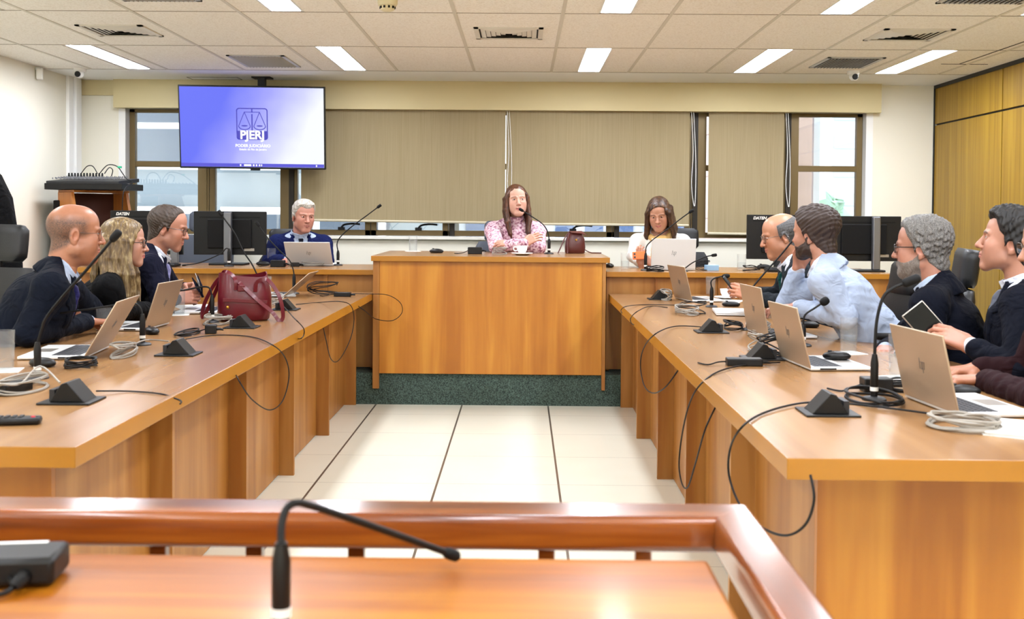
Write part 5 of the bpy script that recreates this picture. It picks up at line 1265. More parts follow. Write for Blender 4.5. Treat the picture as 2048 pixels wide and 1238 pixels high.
    v, f = surfnet(Jf, G.lo, G.h); np_mesh(p.get('outer_name', 'jacket'), [(tw(v), f)], M[p['jacket']], ctr)
    if p.get('shirt'):
        Sf = np.maximum(Tb-.0035, z-.545); Sf = np.maximum(Sf, -(z-.0)); 
        cuffs = G.like()
        for s in (1,-1):
            sh, el, wr = joints[s]; u = (wr-el)/np.linalg.norm(wr-el); cuffs.cone(wr-u*.06, wr-u*.012, .034, .033, .0)
        Sf = np.minimum(Sf, cuffs.F)
        v, f = surfnet(Sf, G.lo, G.h); sh_ob = np_mesh('shirt', [(tw(v), f)], M[p['shirt']], ctr)
        # collar: band round the neck plus two points
        K = Fld((-.1,-.13,.43), (.1,.1,.60), .004); kx, ky, kz = K.x, K.y, K.z
        ax = -.032+.22*(kz-.5); rr = np.sqrt((kx/1.0)**2+((ky-ax)/1.04)**2); lean_r = .0665-.10*(kz-.53)
        top = .565-.32*np.clip((ky+.03), 0, .1); bot = top-.036-.12*np.clip(ky, 0, .06)
        cf = np.maximum(np.abs(rr-lean_r-.003)-.0042, np.maximum(kz-top, bot-kz))
        gap = np.abs(kx)-(.006+.55*np.clip(top-kz, 0, .1)); cf = np.maximum(cf, -np.maximum(gap, .0-ky))
        v, f = surfnet(cf.astype(f4), K.lo, K.h)
        if len(f): np_mesh('collar', [(tw(v), f)], M[p.get('collar', p['shirt'])], ctr)
        if p.get('tie'):
            tp = [(-.020,.508),(.020,.508),(.013,.472),(.017,.46),(.036,.14),(0,.08),(-.036,.14),(-.017,.46),(-.013,.472)]
            tf = np.maximum(np.maximum(Tb-.0125-.009*np.exp(-((z-.488)/.02)**2), poly_d(x, z, tp)), -(y-.02)); tf = np.maximum(tf, -(Tb+.004))
            v, f = surfnet(tf.astype(f4), G.lo, G.h); 
            if len(f): np_mesh('tie', [(tw(v), f)], M[p['tie']], ctr)
        # lapels
        if p.get('lapel', 1):
            lp = [(.058,.545),(.085,.50),(.118,.435),(.092,.425),(.105,.40),(.06,.24),(.006,vb-.01),(.0,vb+.01),(.050,.465)]
            X = np.abs(x); lf = np.maximum(np.maximum(Jt-.0065, poly_d(X, z, lp)), -(y+.02)); lf = np.maximum(lf, -(Jt+.006))
            v, f = surfnet(lf.astype(f4), G.lo, G.h)
            if len(f): np_mesh('lapel', [(tw(v), f)], M[p['jacket']], ctr)
            K2 = Fld((-.12,-.16,.42), (.12,.06,.62), .0055); kx, ky, kz = K2.x, K2.y, K2.z
            ax = -.035+.2*(kz-.5); rr = np.sqrt(kx**2+((ky-ax)/1.02)**2); top = .552-.25*np.clip(ky+.06, 0, .2); bot = .46
            cf = np.maximum(np.abs(rr-(.082-.16*(kz-.52)))-.006, np.maximum(kz-top, bot-kz)); cf = np.maximum(cf, ky-.035); torso(K2, .0); cf = np.maximum(cf, K2.F-.03)
            v, f = surfnet(cf.astype(f4), K2.lo, K2.h); np_mesh('jacket_collar', [(tw(v), f)], M[p['jacket']], ctr)
    if p.get('roll_neck'):
        K = Fld((-.1,-.13,.42), (.1,.1,.62), .004); kx, ky, kz = K.x, K.y, K.z; rr = np.sqrt(kx**2+(ky+.032-.22*(kz-.5))**2)
        cf = np.maximum(np.abs(rr-.06+.06*(kz-.5))-.007, np.maximum(kz-.572+.2*np.clip(ky+.03,0,.1), .47-kz)); v, f = surfnet(cf.astype(f4), K.lo, K.h); np_mesh('roll_collar', [(tw(v), f)], M[p['jacket']], ctr)
    if p.get('scarf'):
        K = Fld((-.14,-.16,.2), (.14,.2,.62), .005); n_ = 18
        ringp = [(.082*math.sin(2*PI*i/n_), -.02+.088*math.cos(2*PI*i/n_), .505+.02*math.cos(2*PI*i/n_+2.6)+.006*math.sin(5*i)) for i in range(n_+1)]
        K.chain(ringp, [.022+.004*math.sin(3*i) for i in range(n_+1)], .012)
        for sx in (-1,1): K.chain([(sx*.025,.07,.49),(sx*.04,.115,.42),(sx*.045,.13,.34),(sx*.05,.125,.27)], [.022,.026,.028,.022], .01)
        v, f = surfnet(K.F, K.lo, K.h); np_mesh('scarf', [(tw(v), f)], M[p['scarf']], ctr)
    # ---- legs, trousers, shoes
    Rz = rot(z=p.get('legface', p['face'])); fl = p.get('floor', 0); ph = pel[2]-fl
    TR = Fld((-.26,-.2,-ph-.02), (.26,.72,.16), .011)
    TR.ell((0,0,.02), (.175*ft,.135*ft,.11), 0)
    for s in (-1,1):
        TR.cone((s*.085,.03,-.01), (s*.12,.41,.0), .088, .068, .03); TR.cone((s*.12,.41,0), (s*.12,.40,-ph+.11), .066, .05, .03)
    v, f = surfnet(TR.F, TR.lo, TR.h); np_mesh('trousers', [(pel+(Rz@v.T).T, f)], M[p.get('trousers', 'trousers_dark')], ctr)
    for s in (-1,1):
        SH = Fld((s*.12-.07,.30,-ph-.01), (s*.12+.07,.68,-ph+.16), .008); SH.cone((s*.12,.40,-ph+.12), (s*.12,.39,-ph+.05), .042, .045, .02); SH.cone((s*.12,.38,-ph+.045), (s*.125,.57,-ph+.035), .042, .034, .03); SF = np.maximum(SH.F, -(SH.z+ph-.004))
        v, f = surfnet(SF, SH.lo, SH.h); np_mesh('shoe', [(pel+(Rz@v.T).T, f)], M['shoe_black'], ctr)
    # ---- hair from the head field
    def from_head(name, fn, mat, h=None):
        HF = fn(hg); v, f = surfnet(HF.astype(f4), hg.lo, hg.h)
        if len(f): return np_mesh(name, [(hc+(Rh@(v*hs).T).T, f)], M[mat], ctr)
    for name, fn, mat in p.get('hairs', []): from_head(name, fn, mat)
    if p.get('locks'):
        K = Fld(*p['locks_box'], .0036); p['locks'](K, hg); F2 = K.F
        v, f = surfnet(F2, K.lo, K.h); v = v+ (n3(v*np.array((1,1,.12)), 420, 3)*.0016)[:,None]*np.array((1,1,0)); np_mesh('hair', [(hc+(Rh@(v*hs).T).T, f)], M[p['locks_mat']], ctr)
    if p.get('glasses'):
        gm, gk, th = p['glasses']; gl = thing('glasses', None, None); gl.parent = ctr
        W = lambda q: hc+Rh@(np.array(q)*hs)
        mb = MB(); a_, b_ = (.0245,.019) if gk == 'round' else (.0255,.0165); ex = 2.4 if gk == 'round' else 4
        for s in (-1,1):
            pts = []
            for j in range(22):
                t = 2*PI*j/22; pts.append(W((s*.0335+a_*math.copysign(abs(math.cos(t))**(2/ex), math.cos(t)), .1045-.35*(abs(s*.0335+a_*math.cos(t)*1.0)-.0335)**1*.35-.002, .010+b_*math.copysign(abs(math.sin(t))**(2/ex), math.sin(t)))))
            mb.tube(pts+[pts[0]], th, 6, cap=False)
        mb.tube([W((-.0095,.104,.014)), W((0,.107,.016)), W((.0095,.104,.014))], th, 6)
        mb.build('rim', M[gm], gl, world=True, smooth=True)
        for s in (-1,1):
            mb = MB(); mb.tube(spline([W((s*.0585,.099,.016)), W((s*.068,.085,.016)), W((s*.079,.03,.014)), W((s*.0815,-.004,.014)), W((s*.081,-.022,-.004))], 5), th*1.05, 6); mb.build('temple', M[gm], gl, world=True, smooth=True)
            mb = MB(); pts = [W((s*.0335+a_*.96*math.cos(2*PI*j/20), .1015-.06*(a_*math.cos(2*PI*j/20)*s), .010+b_*.96*math.sin(2*PI*j/20))) for j in range(20)]; mb.add(pts, [tuple(range(20))]); mb.build('lens', M['lens_glass'], gl, world=True)
    SEATS.append((label, pel, p)); return ctr, dict(hc=hc, Rh=Rh, tw=tw)
# ---- hair shape helpers (act on the head field)
def cap_hair(t, line, thick=None, noise=.002, nf=140, seed=1, taper=.022):
    """shell over the head: t thickness, line(x,y,z) < 0 where hair grows"""
    def fn(g):
        x, y, z = np.broadcast_arrays(g.x, g.y, g.z); F = g.F
        tt = t if thick is None else thick(x, y, z)
        if noise:
            rg = np.random.default_rng(seed); nn = 0
            for i in range(5):
                k = rg.normal(0, 1, 3); k *= nf*(.6+.3*i)/np.linalg.norm(k); nn = nn+np.sin(x*k[0]+y*k[1]+z*k[2]+i)
            tt = tt+noise*nn/2.2
        ln = line(x, y, z); tt = tt*np.clip(-ln/taper, 0, 1)**.6-.0006
        return np.maximum(F-tt, ln)
    return fn
# ================================================================== PEOPLE
A = lambda px, py, Y: tuple(ty(px, py, Y))
I = np.interp
def full_line(y0=0, temple=0.0):
    def fn(x, y, z):
        hz = I(y, [-.13,-.07,-.03,-.004,.008,.02,.028,.05,.072,.1], np.array([-.09,-.085,-.05,.012,.012,-.015,.03,.055+temple,.082+y0,.092+y0]))
        hz = hz+.022*np.clip((np.abs(x)-.018)/.03,0,1)*np.clip((y-.045)/.02,0,1)*np.clip((.085-z)/.03+1,0,1)
        return (hz-z)*.75
    return fn
def fringe_line(top, front=.045):
    """hair only round the sides and back, bald above"""
    def fn(x, y, z):
        hz = I(y, [-.13,-.07,-.03,-.004,.008,.02,.03,.05], [-.09,-.085,-.05,.012,.012,-.012,.02,.05])
        tz_ = I(y, [-.12,-.08,-.02,.03,.06], [top+.03,top+.03,top+.012,top,top-.01])
        return np.maximum(np.maximum(hz-z, z-tz_), y-front)*.75
    return fn
#TAN, FAIR, PALE, OLIVE = (206,146,112), (222,166,136), (232,182,152), (208,150,116)

# --- left side
bald, _b = person('bald man in a dark navy suit with steel glasses at the left picture edge', dict(
    pelvis=(-2.26,4.50,.56), face=-72, lean=40, head=A(148,471,4.5), hrot=(-62,-4,0), tone=(173,118,90), fat=1, w=1.03, jaw=1.1, nose=1.15, girth=1.18, hsize=1.03,
    elbow_r=A(52,668,4.22), wrist_r=A(178,643,4.72), elbow_l=A(205,640,5.15), wrist_l=A(146,628,4.82), hand_r=dict(pose='fist', dir=(.8,.5,-.05)), hand_l=dict(pose='rest', dir=(.15,-.9,-.1)),
    jacket='suit_navy', shirt='shirt_paleblue', tie='tie_purple', brow_c=(120,96,80), eye=.8, stubble=.25, sh=.195,
    scalp=lambda x, y, z: (np.clip((.088-z)/.035,0,1)*np.clip((.058-y)/.03,0,1)*np.clip((z-I(y,[-.1,-.03,0,.03],[-.095,-.055,-.015,-.01]))/.02,0,1)*np.clip(.74+.16*np.random.default_rng(3).normal(0,1,len(x)),.2,1)*(1-np.exp(-(((np.abs(x)-.084)/.011)**2+((y-.0)/.03)**2+(z/.04)**2)**2)), (66,54,48)),
    glasses=('glasses_steel','rect',.0011)))
def face_cut(K, zt, w, y0, cx=0):
    x, y, z = K.x, K.y, K.z
    c = np.maximum(np.maximum(y0-y+.25*np.clip(z-.03,0,.1), z-(zt-8.5*(x-cx)**2)), np.abs(x)-(w+.12*np.clip(-z-.02,-.03,.0))); c = np.broadcast_to(c, K.F.shape); k = .012
    a = -K.F; h = np.clip(.5+.5*(c-a)/k, 0, 1); K.F = -(c*(1-h)+a*h-k*h*(1-h)).astype(f4)
def blonde_locks(K, g):
    K.ell((0,-.016,.044), (.088,.113,.099), 0); K.ell((0,.032,.056), (.079,.060,.067), .02)
    rg = np.random.default_rng(4)
    for s in (-1,1):
        for i in range(13):
            t = i/12; y0 = .045-.13*t; w = .016*math.sin(i*2.1)
            pts = [(s*(.060 if i > 2 else .068),y0,(.08-.05*t) if i > 2 else .05),(s*(.083),y0-.004,.02),(s*(.088+.01*rg.random()),y0-.012+w*.4,-.07),(s*(.088+.03*rg.random()),y0+.012+w,-.15),(s*(.076+.04*rg.random()),y0+.025-w,-.235-.04*rg.random()),(s*(.08+.02*rg.random()),y0+.04+w*.5,-.29-.03*rg.random())]
            K.chain(pts, [.018,.017,.018,.017,.014,.004], .006)
    for i in range(9): K.chain([(-.06+.015*i,-.09,.03),(-.065+.016*i,-.118,-.06),(-.07+.0175*i,-.125,-.16),(-.075+.019*i,-.13,-.26)], [.025,.022,.02,.008], .008)
    face_cut(K, .09, .064, .040); K.ell((0,.02,-.13), (.062,.075,.06), .01, sub=True)
LB = ((-.15,-.18,-.35), (.15,.15,.165))
person('blonde woman with dark-rimmed glasses in a black jacket', dict(
    pelvis=(-2.36,5.34,.55), face=-72, lean=30, fem=1, head=A(248,489,5.3), hrot=(-76,-3,0), tone=(189,140,119), hsize=.97, w=.95, jaw=.9, nose=.92,
    elbow_r=A(238,622,5.2), wrist_r=A(300,618,5.45), elbow_l=A(270,600,5.75), wrist_l=A(312,606,5.6), hand_r=dict(pose='type'), hand_l=dict(pose='type'),
    jacket='jacket_black', neckv=.40, outer_name='blazer', brow_c=(120,86,60), lip=(196,104,100), eye=.8, girth=.98, locks=blonde_locks, locks_box=LB, locks_mat='hair_blonde', glasses=('glasses_black','rect',.0019)))
person('man in a dark navy suit and lilac tie looking down at a wallet', dict(
    pelvis=(-2.33,5.85,.56), face=-76, lean=31, head=A(334,458,5.8), hrot=(-82,-14,0), tone=(182,128,106), w=.97, nose=1.15, girth=1.05,
    elbow_r=A(322,600,5.55), wrist_r=A(352,598,5.80), elbow_l=A(350,585,6.2), wrist_l=A(374,577,6.02), hand_r=dict(pose='grip', dir=(.9,.2,.1), back=(0,-1,.2)), hand_l=dict(pose='grip', dir=(.75,-.5,.15), back=(.3,.6,.6)),
    jacket='suit_navy_blue', shirt='shirt_white', tie='tie_lilac', brow_c=(84,64,52), eye=.35, stubble=.25,
    hairs=[('hair', cap_hair(.006, full_line(.028,.03), noise=.0012, nf=320, taper=.03), 'hair_brown_thin')], glasses=('glasses_black','round',.0013)))
# --- behind the far desks
person('grey-haired man in a blue suit behind a white laptop', dict(
    floor=.22, pelvis=(-1.68,8.24,.68), face=196, lean=7, size=1.04, hsize=1.04, head=A(606,434,8.36), hrot=(212,-8,-2), tone=(192,135,116), w=.97, nose=1.05,
    elbow_r=A(538,522,8.3), wrist_r=(-1.80,8.12,.97), elbow_l=A(655,522,8.3), wrist_l=(-1.58,8.12,.97), hand_r=dict(pose='type', dir=(.1,-1,0)), hand_l=dict(pose='type', dir=(-.1,-1,0)),
    jacket='suit_blue', shirt='shirt_paleblue', tie='tie_navy', brow_c=(170,140,120), eye=.3, hairs=[('hair', cap_hair(.01, full_line(-.012,-.01), noise=.0016, nf=210, thick=lambda x,y,z: .006+.012*np.clip((z-.06)/.05,0,1)*np.clip((y+.06)/.1,.3,1)), 'hair_silver')]))
def brown_locks(K, g):
    K.ell((0,-.016,.044), (.083,.110,.094), 0); K.ell((0,.030,.054), (.074,.058,.064), .02)
    for s in (-1,1):
        for i in range(10):
            t = i/9; y0 = .05-.13*t
            pts = [(s*(.05 if i > 2 else .064),y0,(.085-.03*t) if i > 2 else .055),(s*.079,y0-.002,.03),(s*.083,y0+.0,-.06),(s*(.082-.006*t),y0+.018,-.15),(s*(.074-.012*(1-t)),y0+.03,-.24),(s*(.07-.014*(1-t)),y0+.034,-.285+.02*t)]
            K.chain(pts, [.016,.014,.016,.018,.016,.004], .008)
    for i in range(9): K.chain([(-.06+.015*i,-.09,.03),(-.062+.0155*i,-.112,-.08),(-.064+.016*i,-.112,-.2)], [.022,.02,.008], .008)
    face_cut(K, .092, .0575, .046); K.ell((0,.03,-.12), (.055,.075,.06), .01, sub=True)
person('long-haired woman in a pink patterned sweater speaking into a microphone', dict(
    floor=.22, pelvis=(-.065,8.22,.76), face=183, lean=8, fem=1, size=1.04, head=A(1033,404,8.35), hrot=(189,3,3), tone=(205,159,139), hsize=1.04, w=.97, jaw=.92, nose=.98, open=.003, eye=1.0, look=(4,6), girth=.98, sh=.168,
    elbow_r=A(992,495,8.08), wrist_r=A(1050,488,7.94), elbow_l=A(1078,496,8.06), wrist_l=A(1024,489,8.0), hand_r=dict(pose='rest', dir=(.75,.12,.5), back=(-.2,-.9,.4)), hand_l=dict(pose='rest', dir=(-.9,.1,.12), back=(0,-.6,.8)), cuff=.008,
    jacket='knit_pink', outer_name='sweater', roll_neck=1, brow_c=(104,76,60), lip=(204,110,110), locks=brown_locks, locks_box=((-.13,-.16,-.31),(.13,.14,.16)), locks_mat='hair_darkbrown'))
def bob_locks(K, g):
    K.ell((0,-.016,.046), (.086,.112,.097), 0); K.ell((0,.032,.058), (.078,.060,.066), .02)
    rg = np.random.default_rng(9)
    for s in (-1,1):
        for i in range(11):
            t = i/10; y0 = .06-.14*t
            pts = [(s*(.045 if i > 2 else .066),y0,(.09-.03*t) if i > 2 else .055),(s*.083,y0-.004,.03),(s*.092,y0-.002,-.06),(s*(.098+.01*rg.random()),y0+.0,-.14),(s*(.095+.015*rg.random()),y0+.006,-.195-.02*rg.random())]
            K.chain(pts, [.017,.016,.018,.018,.006], .008)
    for i in range(9): K.chain([(-.06+.015*i,-.09,.03),(-.064+.016*i,-.118,-.07),(-.07+.0175*i,-.12,-.17)], [.024,.022,.01], .008)
    face_cut(K, .092, .0585, .046, -.012); K.ell((0,.03,-.13), (.06,.075,.06), .01, sub=True)
person('woman in a white blouse and gold scarf looking down at an orange phone', dict(
    floor=.22, pelvis=(1.05,8.26,.68), face=174, lean=9, fem=1, size=1.04, head=A(1318,430,8.32), hrot=(166,-20,4), tone=(186,135,109), hsize=1.02, w=.96, jaw=.92, eye=.35, girth=1.0, sh=.172,
    elbow_r=A(1266,512,8.22), wrist_r=A(1283,527,8.0), elbow_l=A(1358,520,8.25), wrist_l=A(1306,529,8.04), hand_r=dict(pose='phone', dir=(-.15,-.25,.9), back=(-.4,-.85,-.2)), hand_l=dict(pose='grip', dir=(-.75,-.2,.5), back=(.2,-.9,.3)),
    jacket='blouse_white', outer_name='blouse', outer=0, sleeve=.9, neckv=.36, scarf='scarf_gold', lip=(190,106,100), brow_c=(84,58,44), locks=bob_locks, locks_box=((-.14,-.17,-.24),(.14,.145,.165)), locks_mat='hair_chestnut'))
# --- right side
person('smiling man with glasses in a charcoal suit holding a phone', dict(
    pelvis=(1.86,5.95,.55), face=82, lean=35, head=A(1563,474,5.9), hrot=(88,-14,0), tone=(180,127,98), w=1.0, nose=1.2, fat=.5, smile=1, eye=.4, girth=1.08, stubble=.12,
    elbow_l=A(1590,610,5.72), wrist_l=A(1504,596,5.80), elbow_r=A(1560,590,6.2), wrist_r=A(1496,588,6.02), hand_l=dict(pose='phone', dir=(-.85,.1,.45), back=(.3,-.9,.2)), hand_r=dict(pose='grip', dir=(-.85,-.2,.35), back=(.1,.9,.3)),
    jacket='suit_charcoal', shirt='shirt_white', tie='tie_green', brow_c=(110,90,78),
    scalp=lambda x, y, z: (np.clip((.09-z)/.03,0,1)*np.clip((.045-y)/.03,0,1)*(z > I(y,[-.1,-.03,0,.03],[-.09,-.05,-.0,.02]))*.6, (104,92,86)),
    hairs=[('hair', cap_hair(.005, fringe_line(.072,.03), noise=.001, nf=300, taper=.05), 'hair_greydark')], glasses=('glasses_steel','rect',.0013)))
person('bearded man in a pale blue blazer leaning his cheek on his hand', dict(
    pelvis=(1.74,4.86,.55), face=66, lean=44, tilt=0, head=A(1632,470,4.93), hrot=(44,-4,-4), tone=(184,133,111), w=1.0, stubble=.5, eye=.8, girth=.98, sh=.185,
    elbow_r=A(1574,606,5.16), wrist_r=A(1597,536,5.10), elbow_l=A(1692,636,4.66), wrist_l=A(1592,614,4.90), hand_r=dict(pose='cheek', dir=(-.02,-.05,1), back=(-.5,.8,0)), hand_l=dict(pose='rest', dir=(-.9,.35,-.05)),
    jacket='blazer_pale', shirt='shirt_white', collar='shirt_white', brow_c=(70,50,40), vdepth=.12,
    hairs=[('hair', cap_hair(.015, full_line(.0,0), noise=.0026, nf=210, seed=3, thick=lambda x,y,z: .008+.010*np.clip((z-.0)/.08,0,1)), 'hair_brown'),
           ('beard', cap_hair(.005, lambda x,y,z: np.maximum(np.maximum(z-I(y,[-.02,.0,.03,.06,.09,.12],[.01,.0,-.03,-.045,-.04,-.038]), -.125-z), -.005-y)*.75 + 0*x, noise=.0015, nf=300, taper=.035), 'hair_brown')]))
person('grey-haired man with a grey beard and black glasses in a midnight suit', dict(
    pelvis=(1.83,4.22,.55), face=60, lean=22, head=A(1847,500,4.3), hrot=(58,-3,0), tone=(175,123,102), w=1.02, nose=1.2, fat=.4, eye=.8, girth=1.16, sh=.195,
    elbow_l=A(1862,715,4.02), wrist_l=A(1800,712,4.28), elbow_r=A(1790,690,4.7), wrist_r=A(1770,700,4.45), hand_l=dict(pose='rest'), hand_r=dict(pose='rest'),
    jacket='suit_midnight', shirt='shirt_paleblue', tie='tie_navy', brow_c=(90,80,74),
    hairs=[('hair', cap_hair(.012, full_line(.01,.01), noise=.003, nf=230, seed=5, thick=lambda x,y,z: .008+.009*np.clip((z-.03)/.07,0,1)), 'hair_saltpepper'),
           ('beard', cap_hair(.0048, lambda x,y,z: np.maximum(np.maximum(z-I(y,[-.02,.0,.03,.06,.09,.12],[.005,-.01,-.035,-.046,-.04,-.038]), -.135-z), .0-y)*.75+0*x, noise=.0015, nf=320, seed=2, taper=.04), 'beard_grey')], glasses=('glasses_black','rect',.0021)))
person('young dark-haired man in a navy suit holding a black tablet', dict(
    pelvis=(2.06,3.82,.56), face=66, lean=7, head=A(2024,489,3.95), hrot=(62,8,0), tone=(184,133,111), w=.95, jaw=.95, nose=1.12, eye=.9, look=(0,8), stubble=.2, girth=.98,
    elbow_l=A(2040,745,3.62), wrist_l=A(1938,690,3.80), elbow_r=A(1985,700,4.25), wrist_r=A(1902,688,4.10), hand_l=dict(pose='phone', dir=(-.82,.3,.42), back=(.25,-.85,.35)), hand_r=dict(pose='grip', dir=(-.7,-.1,.4), back=(.3,.8,.4)),
    jacket='suit_midnight', shirt='shirt_white', tie='tie_grey', brow_c=(44,36,34), brow=.0042,
    hairs=[('hair', cap_hair(.015, full_line(-.006,-.004), noise=.0035, nf=230, seed=8, thick=lambda x,y,z: .008+.017*np.clip((z-.03)/.07,0,1)*np.clip((y+.1)/.15,.4,1)), 'hair_black')]))
person('person in maroon sleeves typing at the nearest right laptop, cut by the picture edge', dict(
    pelvis=(2.05,3.30,.56), face=80, lean=20, head=A(2114,497,3.40), hrot=(88,-6,0), tone=(173,123,98), eye=.6, girth=1.0,
    elbow_l=A(2075,800,3.12), wrist_l=A(1968,760,3.42), elbow_r=A(2050,740,3.62), wrist_r=A(1952,738,3.66), hand_l=dict(pose='type', dir=(-.9,.2,.0)), hand_r=dict(pose='type', dir=(-.9,-.1,-.05)),
    jacket='jacket_maroon', shirt='shirt_white', tie='tie_navy', hairs=[('hair', cap_hair(.011, full_line(), noise=.004), 'hair_greydark')], glasses=('glasses_steel','rect',.0012), cuff=.02))
# --- things held in hands
phone('dark phone held by the smiling man', A(1463,574,5.86), np.stack([(.25,.93,.1),(-.62,.10,.78),(.74,-.26,.6)], 1)@np.eye(3), 'black_plastic', (.07,.145,.009))
phone('orange-cased phone held by the woman in the white blouse', A(1279,511,7.92), np.stack([(1,0,.05),(-.03,.35,.93),(0,-.93,.35)], 1)@rot(y=180), 'black_plastic', (.105,.062,.01))
bpy.data.objects
plain('orange_case', (232,112,44), .5)
for o in bpy.data.objects:
    if o.name.startswith('mobile_phone') and 'orange' in o.get('label', ''):
        for ch in o.children:
            if ch.name.startswith('case'): ch.data.materials[0] = M['orange_case']
phone('large black tablet phone with silver rim in the young man\'s hands', A(1856,653,3.92), mat3((-.62,.2,.75), (-.35,-.9,.2)), 'silver', (.095,.175,.012))
t = thing('wallet', 'dark open wallet in the hands of the man with the lilac tie', 'wallet', A(398,574,5.86), rotm=Euler((math.radians(35), math.radians(-20), math.radians(20))))
MB().obox((-.006,0,0), (.006,.10,.085), rot(y=-14)).build('cover', M['suit_navy_blue'], t, bevel=.002); MB().obox((.006,0,0), (.006,.10,.085), rot(y=14)).build('cover', M['suit_navy_blue'], t, bevel=.002)
MB().obox((.004,.01,.02), (.001,.09,.08), rot(y=6)).build('banknote', M['paper'], t)
# ================================================================== CHAIRS
def chair(label, x, y, face, z0=0, seat=.46, back=.62, head=True, leather='black_leather', lean=8, headz=0):
    """executive chair; face as for people"""
    t = thing('office_chair', label, 'chair', (x, y, z0), face, group='padded office chairs with headrests'); s = seat
    mb = MB()
    for k in range(5):
        a = 2*PI*k/5+.3; mb.tube([(0,0,.085),(.29*math.cos(a),.29*math.sin(a),.07)], [.022,.014], 8)
    mb.build('star_base', M['black_plastic'], t, smooth=True)
    for k in range(5):
        a = 2*PI*k/5+.3; MB().lathe([(0,-.011),(.028,-.011),(.03,0),(.028,.011),(0,.011)], (.29*math.cos(a),.29*math.sin(a),.0305), 12, R=rot(z=math.degrees(a)+90)@rot(x=90)).build('castor', M['black_plastic'], t, smooth=True)
    MB().tube([(0,0,.08),(0,0,s-.07)], .028, 12).build('column', M['gunmetal'], t, smooth=True)
    def pad(w, d, h, n=22, p=4):
        rings = []
        for k in range(9):
            u = -1+2*k/8; q = (1-abs(u)**4)**.25 if abs(u) < 1 else .0; rings.append([(w*(.86+.14*q)*math.copysign(abs(math.cos(2*PI*j/n))**(2/p), math.cos(2*PI*j/n)), d*(.8+.2*q)*math.copysign(abs(math.sin(2*PI*j/n))**(2/p), math.sin(2*PI*j/n)), h*u) for j in range(n)])
        m_ = loft(rings); m_.f.append(tuple(range(len(m_.v)-n, len(m_.v)))); m_.m.append(0); return m_
    def place(m_, c, R): m_.v = [tuple(np.array(c)+R@np.array(q)) for q in m_.v]; return m_
    place(pad(.25,.24,.045), (0,.02,s-.03), np.eye(3)).build('seat', M[leather], t, smooth=True, auto=60)
    Rb = rot(x=lean)
    bc = np.array((0,-.23,s+.05))
    place(pad(.235,.04,back/2), bc+Rb@np.array((0,0,back/2)), Rb).build('backrest', M[leather], t, smooth=True, auto=60)
    MB().tube([(0,-.05,s-.08),(0,-.24,s-.06),bc+Rb@np.array((0,-.045,.2))], .022, 8).build('back_bracket', M['black_plastic'], t, smooth=True)
    if head:
        h = MB(); h.obox(bc+Rb@np.array((0,-.012,back+.03)), (.06,.016,.1), Rb).build('headrest_post', M['black_plastic'], t)
        place(pad(.155,.045,.085), bc+Rb@np.array((0,.0,back+.115+headz)), Rb).build('headrest', M[leather], t, smooth=True, auto=60)
    for sx in (-1,1):
        MB().tube([(sx*.24,-.08,s-.05),(sx*.285,-.06,s+.02),(sx*.285,-.05,s+.19)], .016, 8).build('arm_post', M['black_plastic'], t, smooth=True)
        MB().box((sx*.285-.04,-.16,s+.19),(sx*.285+.04,.12,s+.22)).build('armrest', M['black_rubber'], t, bevel=.012, smooth=True)
    return t
def seat_for(k, label, dx=0, dy=0, dface=0, **kw):
    lab, pel, p = SEATS[k]; f = math.radians(p['face']); fl = p.get('floor', 0)
    return chair(label, pel[0]+dx+.02*-math.sin(f), pel[1]+dy+.02*math.cos(f), p['face']+dface, fl, max(.36, pel[2]-fl-.10), **kw)
chair('dark padded chair with headrest at the left edge behind the bald man', -2.50, 4.60, 172, 0, .52, .50, headz=.0)
seat_for(1, 'low padded chair behind the blonde woman', -.06, 0, head=False, back=.45)
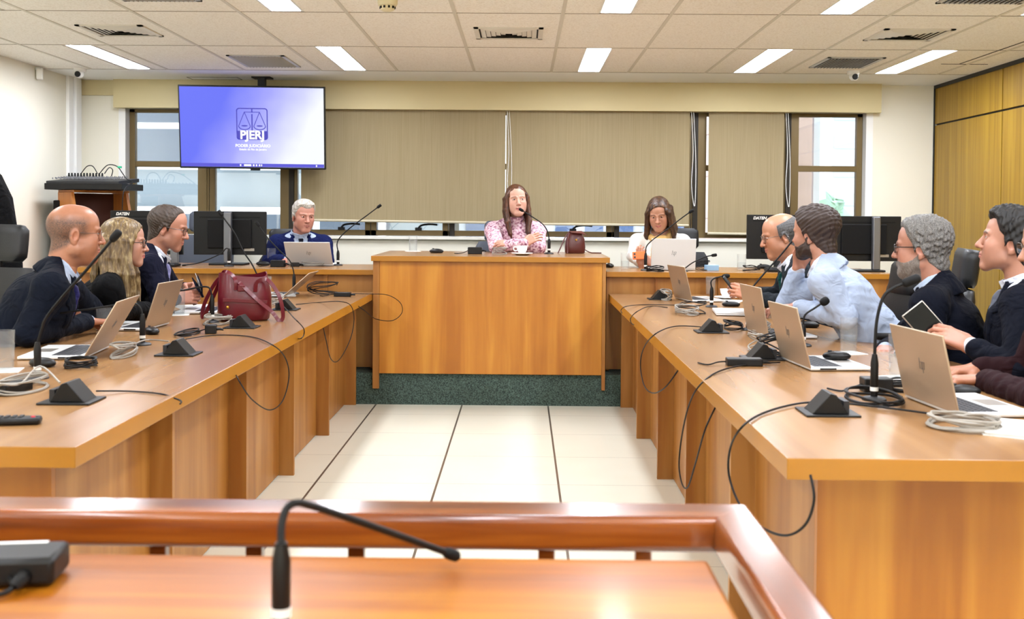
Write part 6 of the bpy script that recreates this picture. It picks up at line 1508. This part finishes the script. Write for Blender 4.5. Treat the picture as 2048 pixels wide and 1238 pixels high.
seat_for(2, 'low padded chair behind the man with the lilac tie', -.06, 0, head=False, back=.45)
seat_for(3, 'dark chair behind the grey-haired man in blue', -.10, .10, back=.36, headz=.01)
seat_for(4, 'grey leather chair behind the speaking woman', -.09, .12, back=.42, leather='grey_leather', headz=-.03)
seat_for(5, 'black headrest chair behind the woman in the white blouse', .24, .22, 6, back=.40, headz=.0)
seat_for(6, 'low padded chair behind the smiling man', .05, 0, head=False, back=.4)
seat_for(7, 'black headrest chair behind the bearded man in pale blue', .06, .16, 10, back=.36, headz=-.02)
seat_for(8, 'black headrest chair seen edge-on behind the grey-bearded man', .02, .0, 8, back=.50, headz=.0)
seat_for(9, 'black chair of the young man in navy', .08, -.02, head=False, back=.45)
seat_for(10, 'chair of the person in maroon sleeves', .08, 0, head=False, back=.45)
chair('black headrest chair by the right window', 2.34, 8.55, 185, .22, .42, .42)
chair('black headrest chair between the bearded man and the right monitor', 1.72, 5.55, 95, headz=-.03, back=.44, seat=.44)
chair('empty grey chair with its headrest showing above the left monitors', -2.70, 8.75, 180, .22, .44, .43, leather='grey_leather')
# black gown hung at the left edge
t = thing('black_gown', 'black gown draped at the left picture edge above the chair', 'gown', (-2.89, 5.6, 0))
rings = []
for k, (zz, w, d) in enumerate(((.55,.20,.16),(.8,.22,.17),(1.05,.22,.17),(1.25,.20,.15),(1.4,.17,.13),(1.52,.11,.09),(1.58,.05,.05),(1.6,.02,.02))):
    rings.append([(w*math.cos(a)*(1+.06*math.sin(5*a+k)), d*math.sin(a)*(1+.06*math.sin(7*a+k)), zz) for a in np.linspace(0, 2*PI, 40, endpoint=False)])
m_ = loft(rings); m_.f.append(tuple(range(len(m_.v)-40, len(m_.v)))); m_.m.append(0); m_.build('cloth', M['jacket_black'], t, smooth=True)
MB().tube([(0,0,.02),(0,0,1.62)], .018, 10).build('stand_pole', M['black_plastic'], t, smooth=True); MB().lathe([(0,0),(.2,0),(.19,.02),(.03,.03),(0,.03)], n=24).build('stand_base', M['black_plastic'], t, smooth=True)
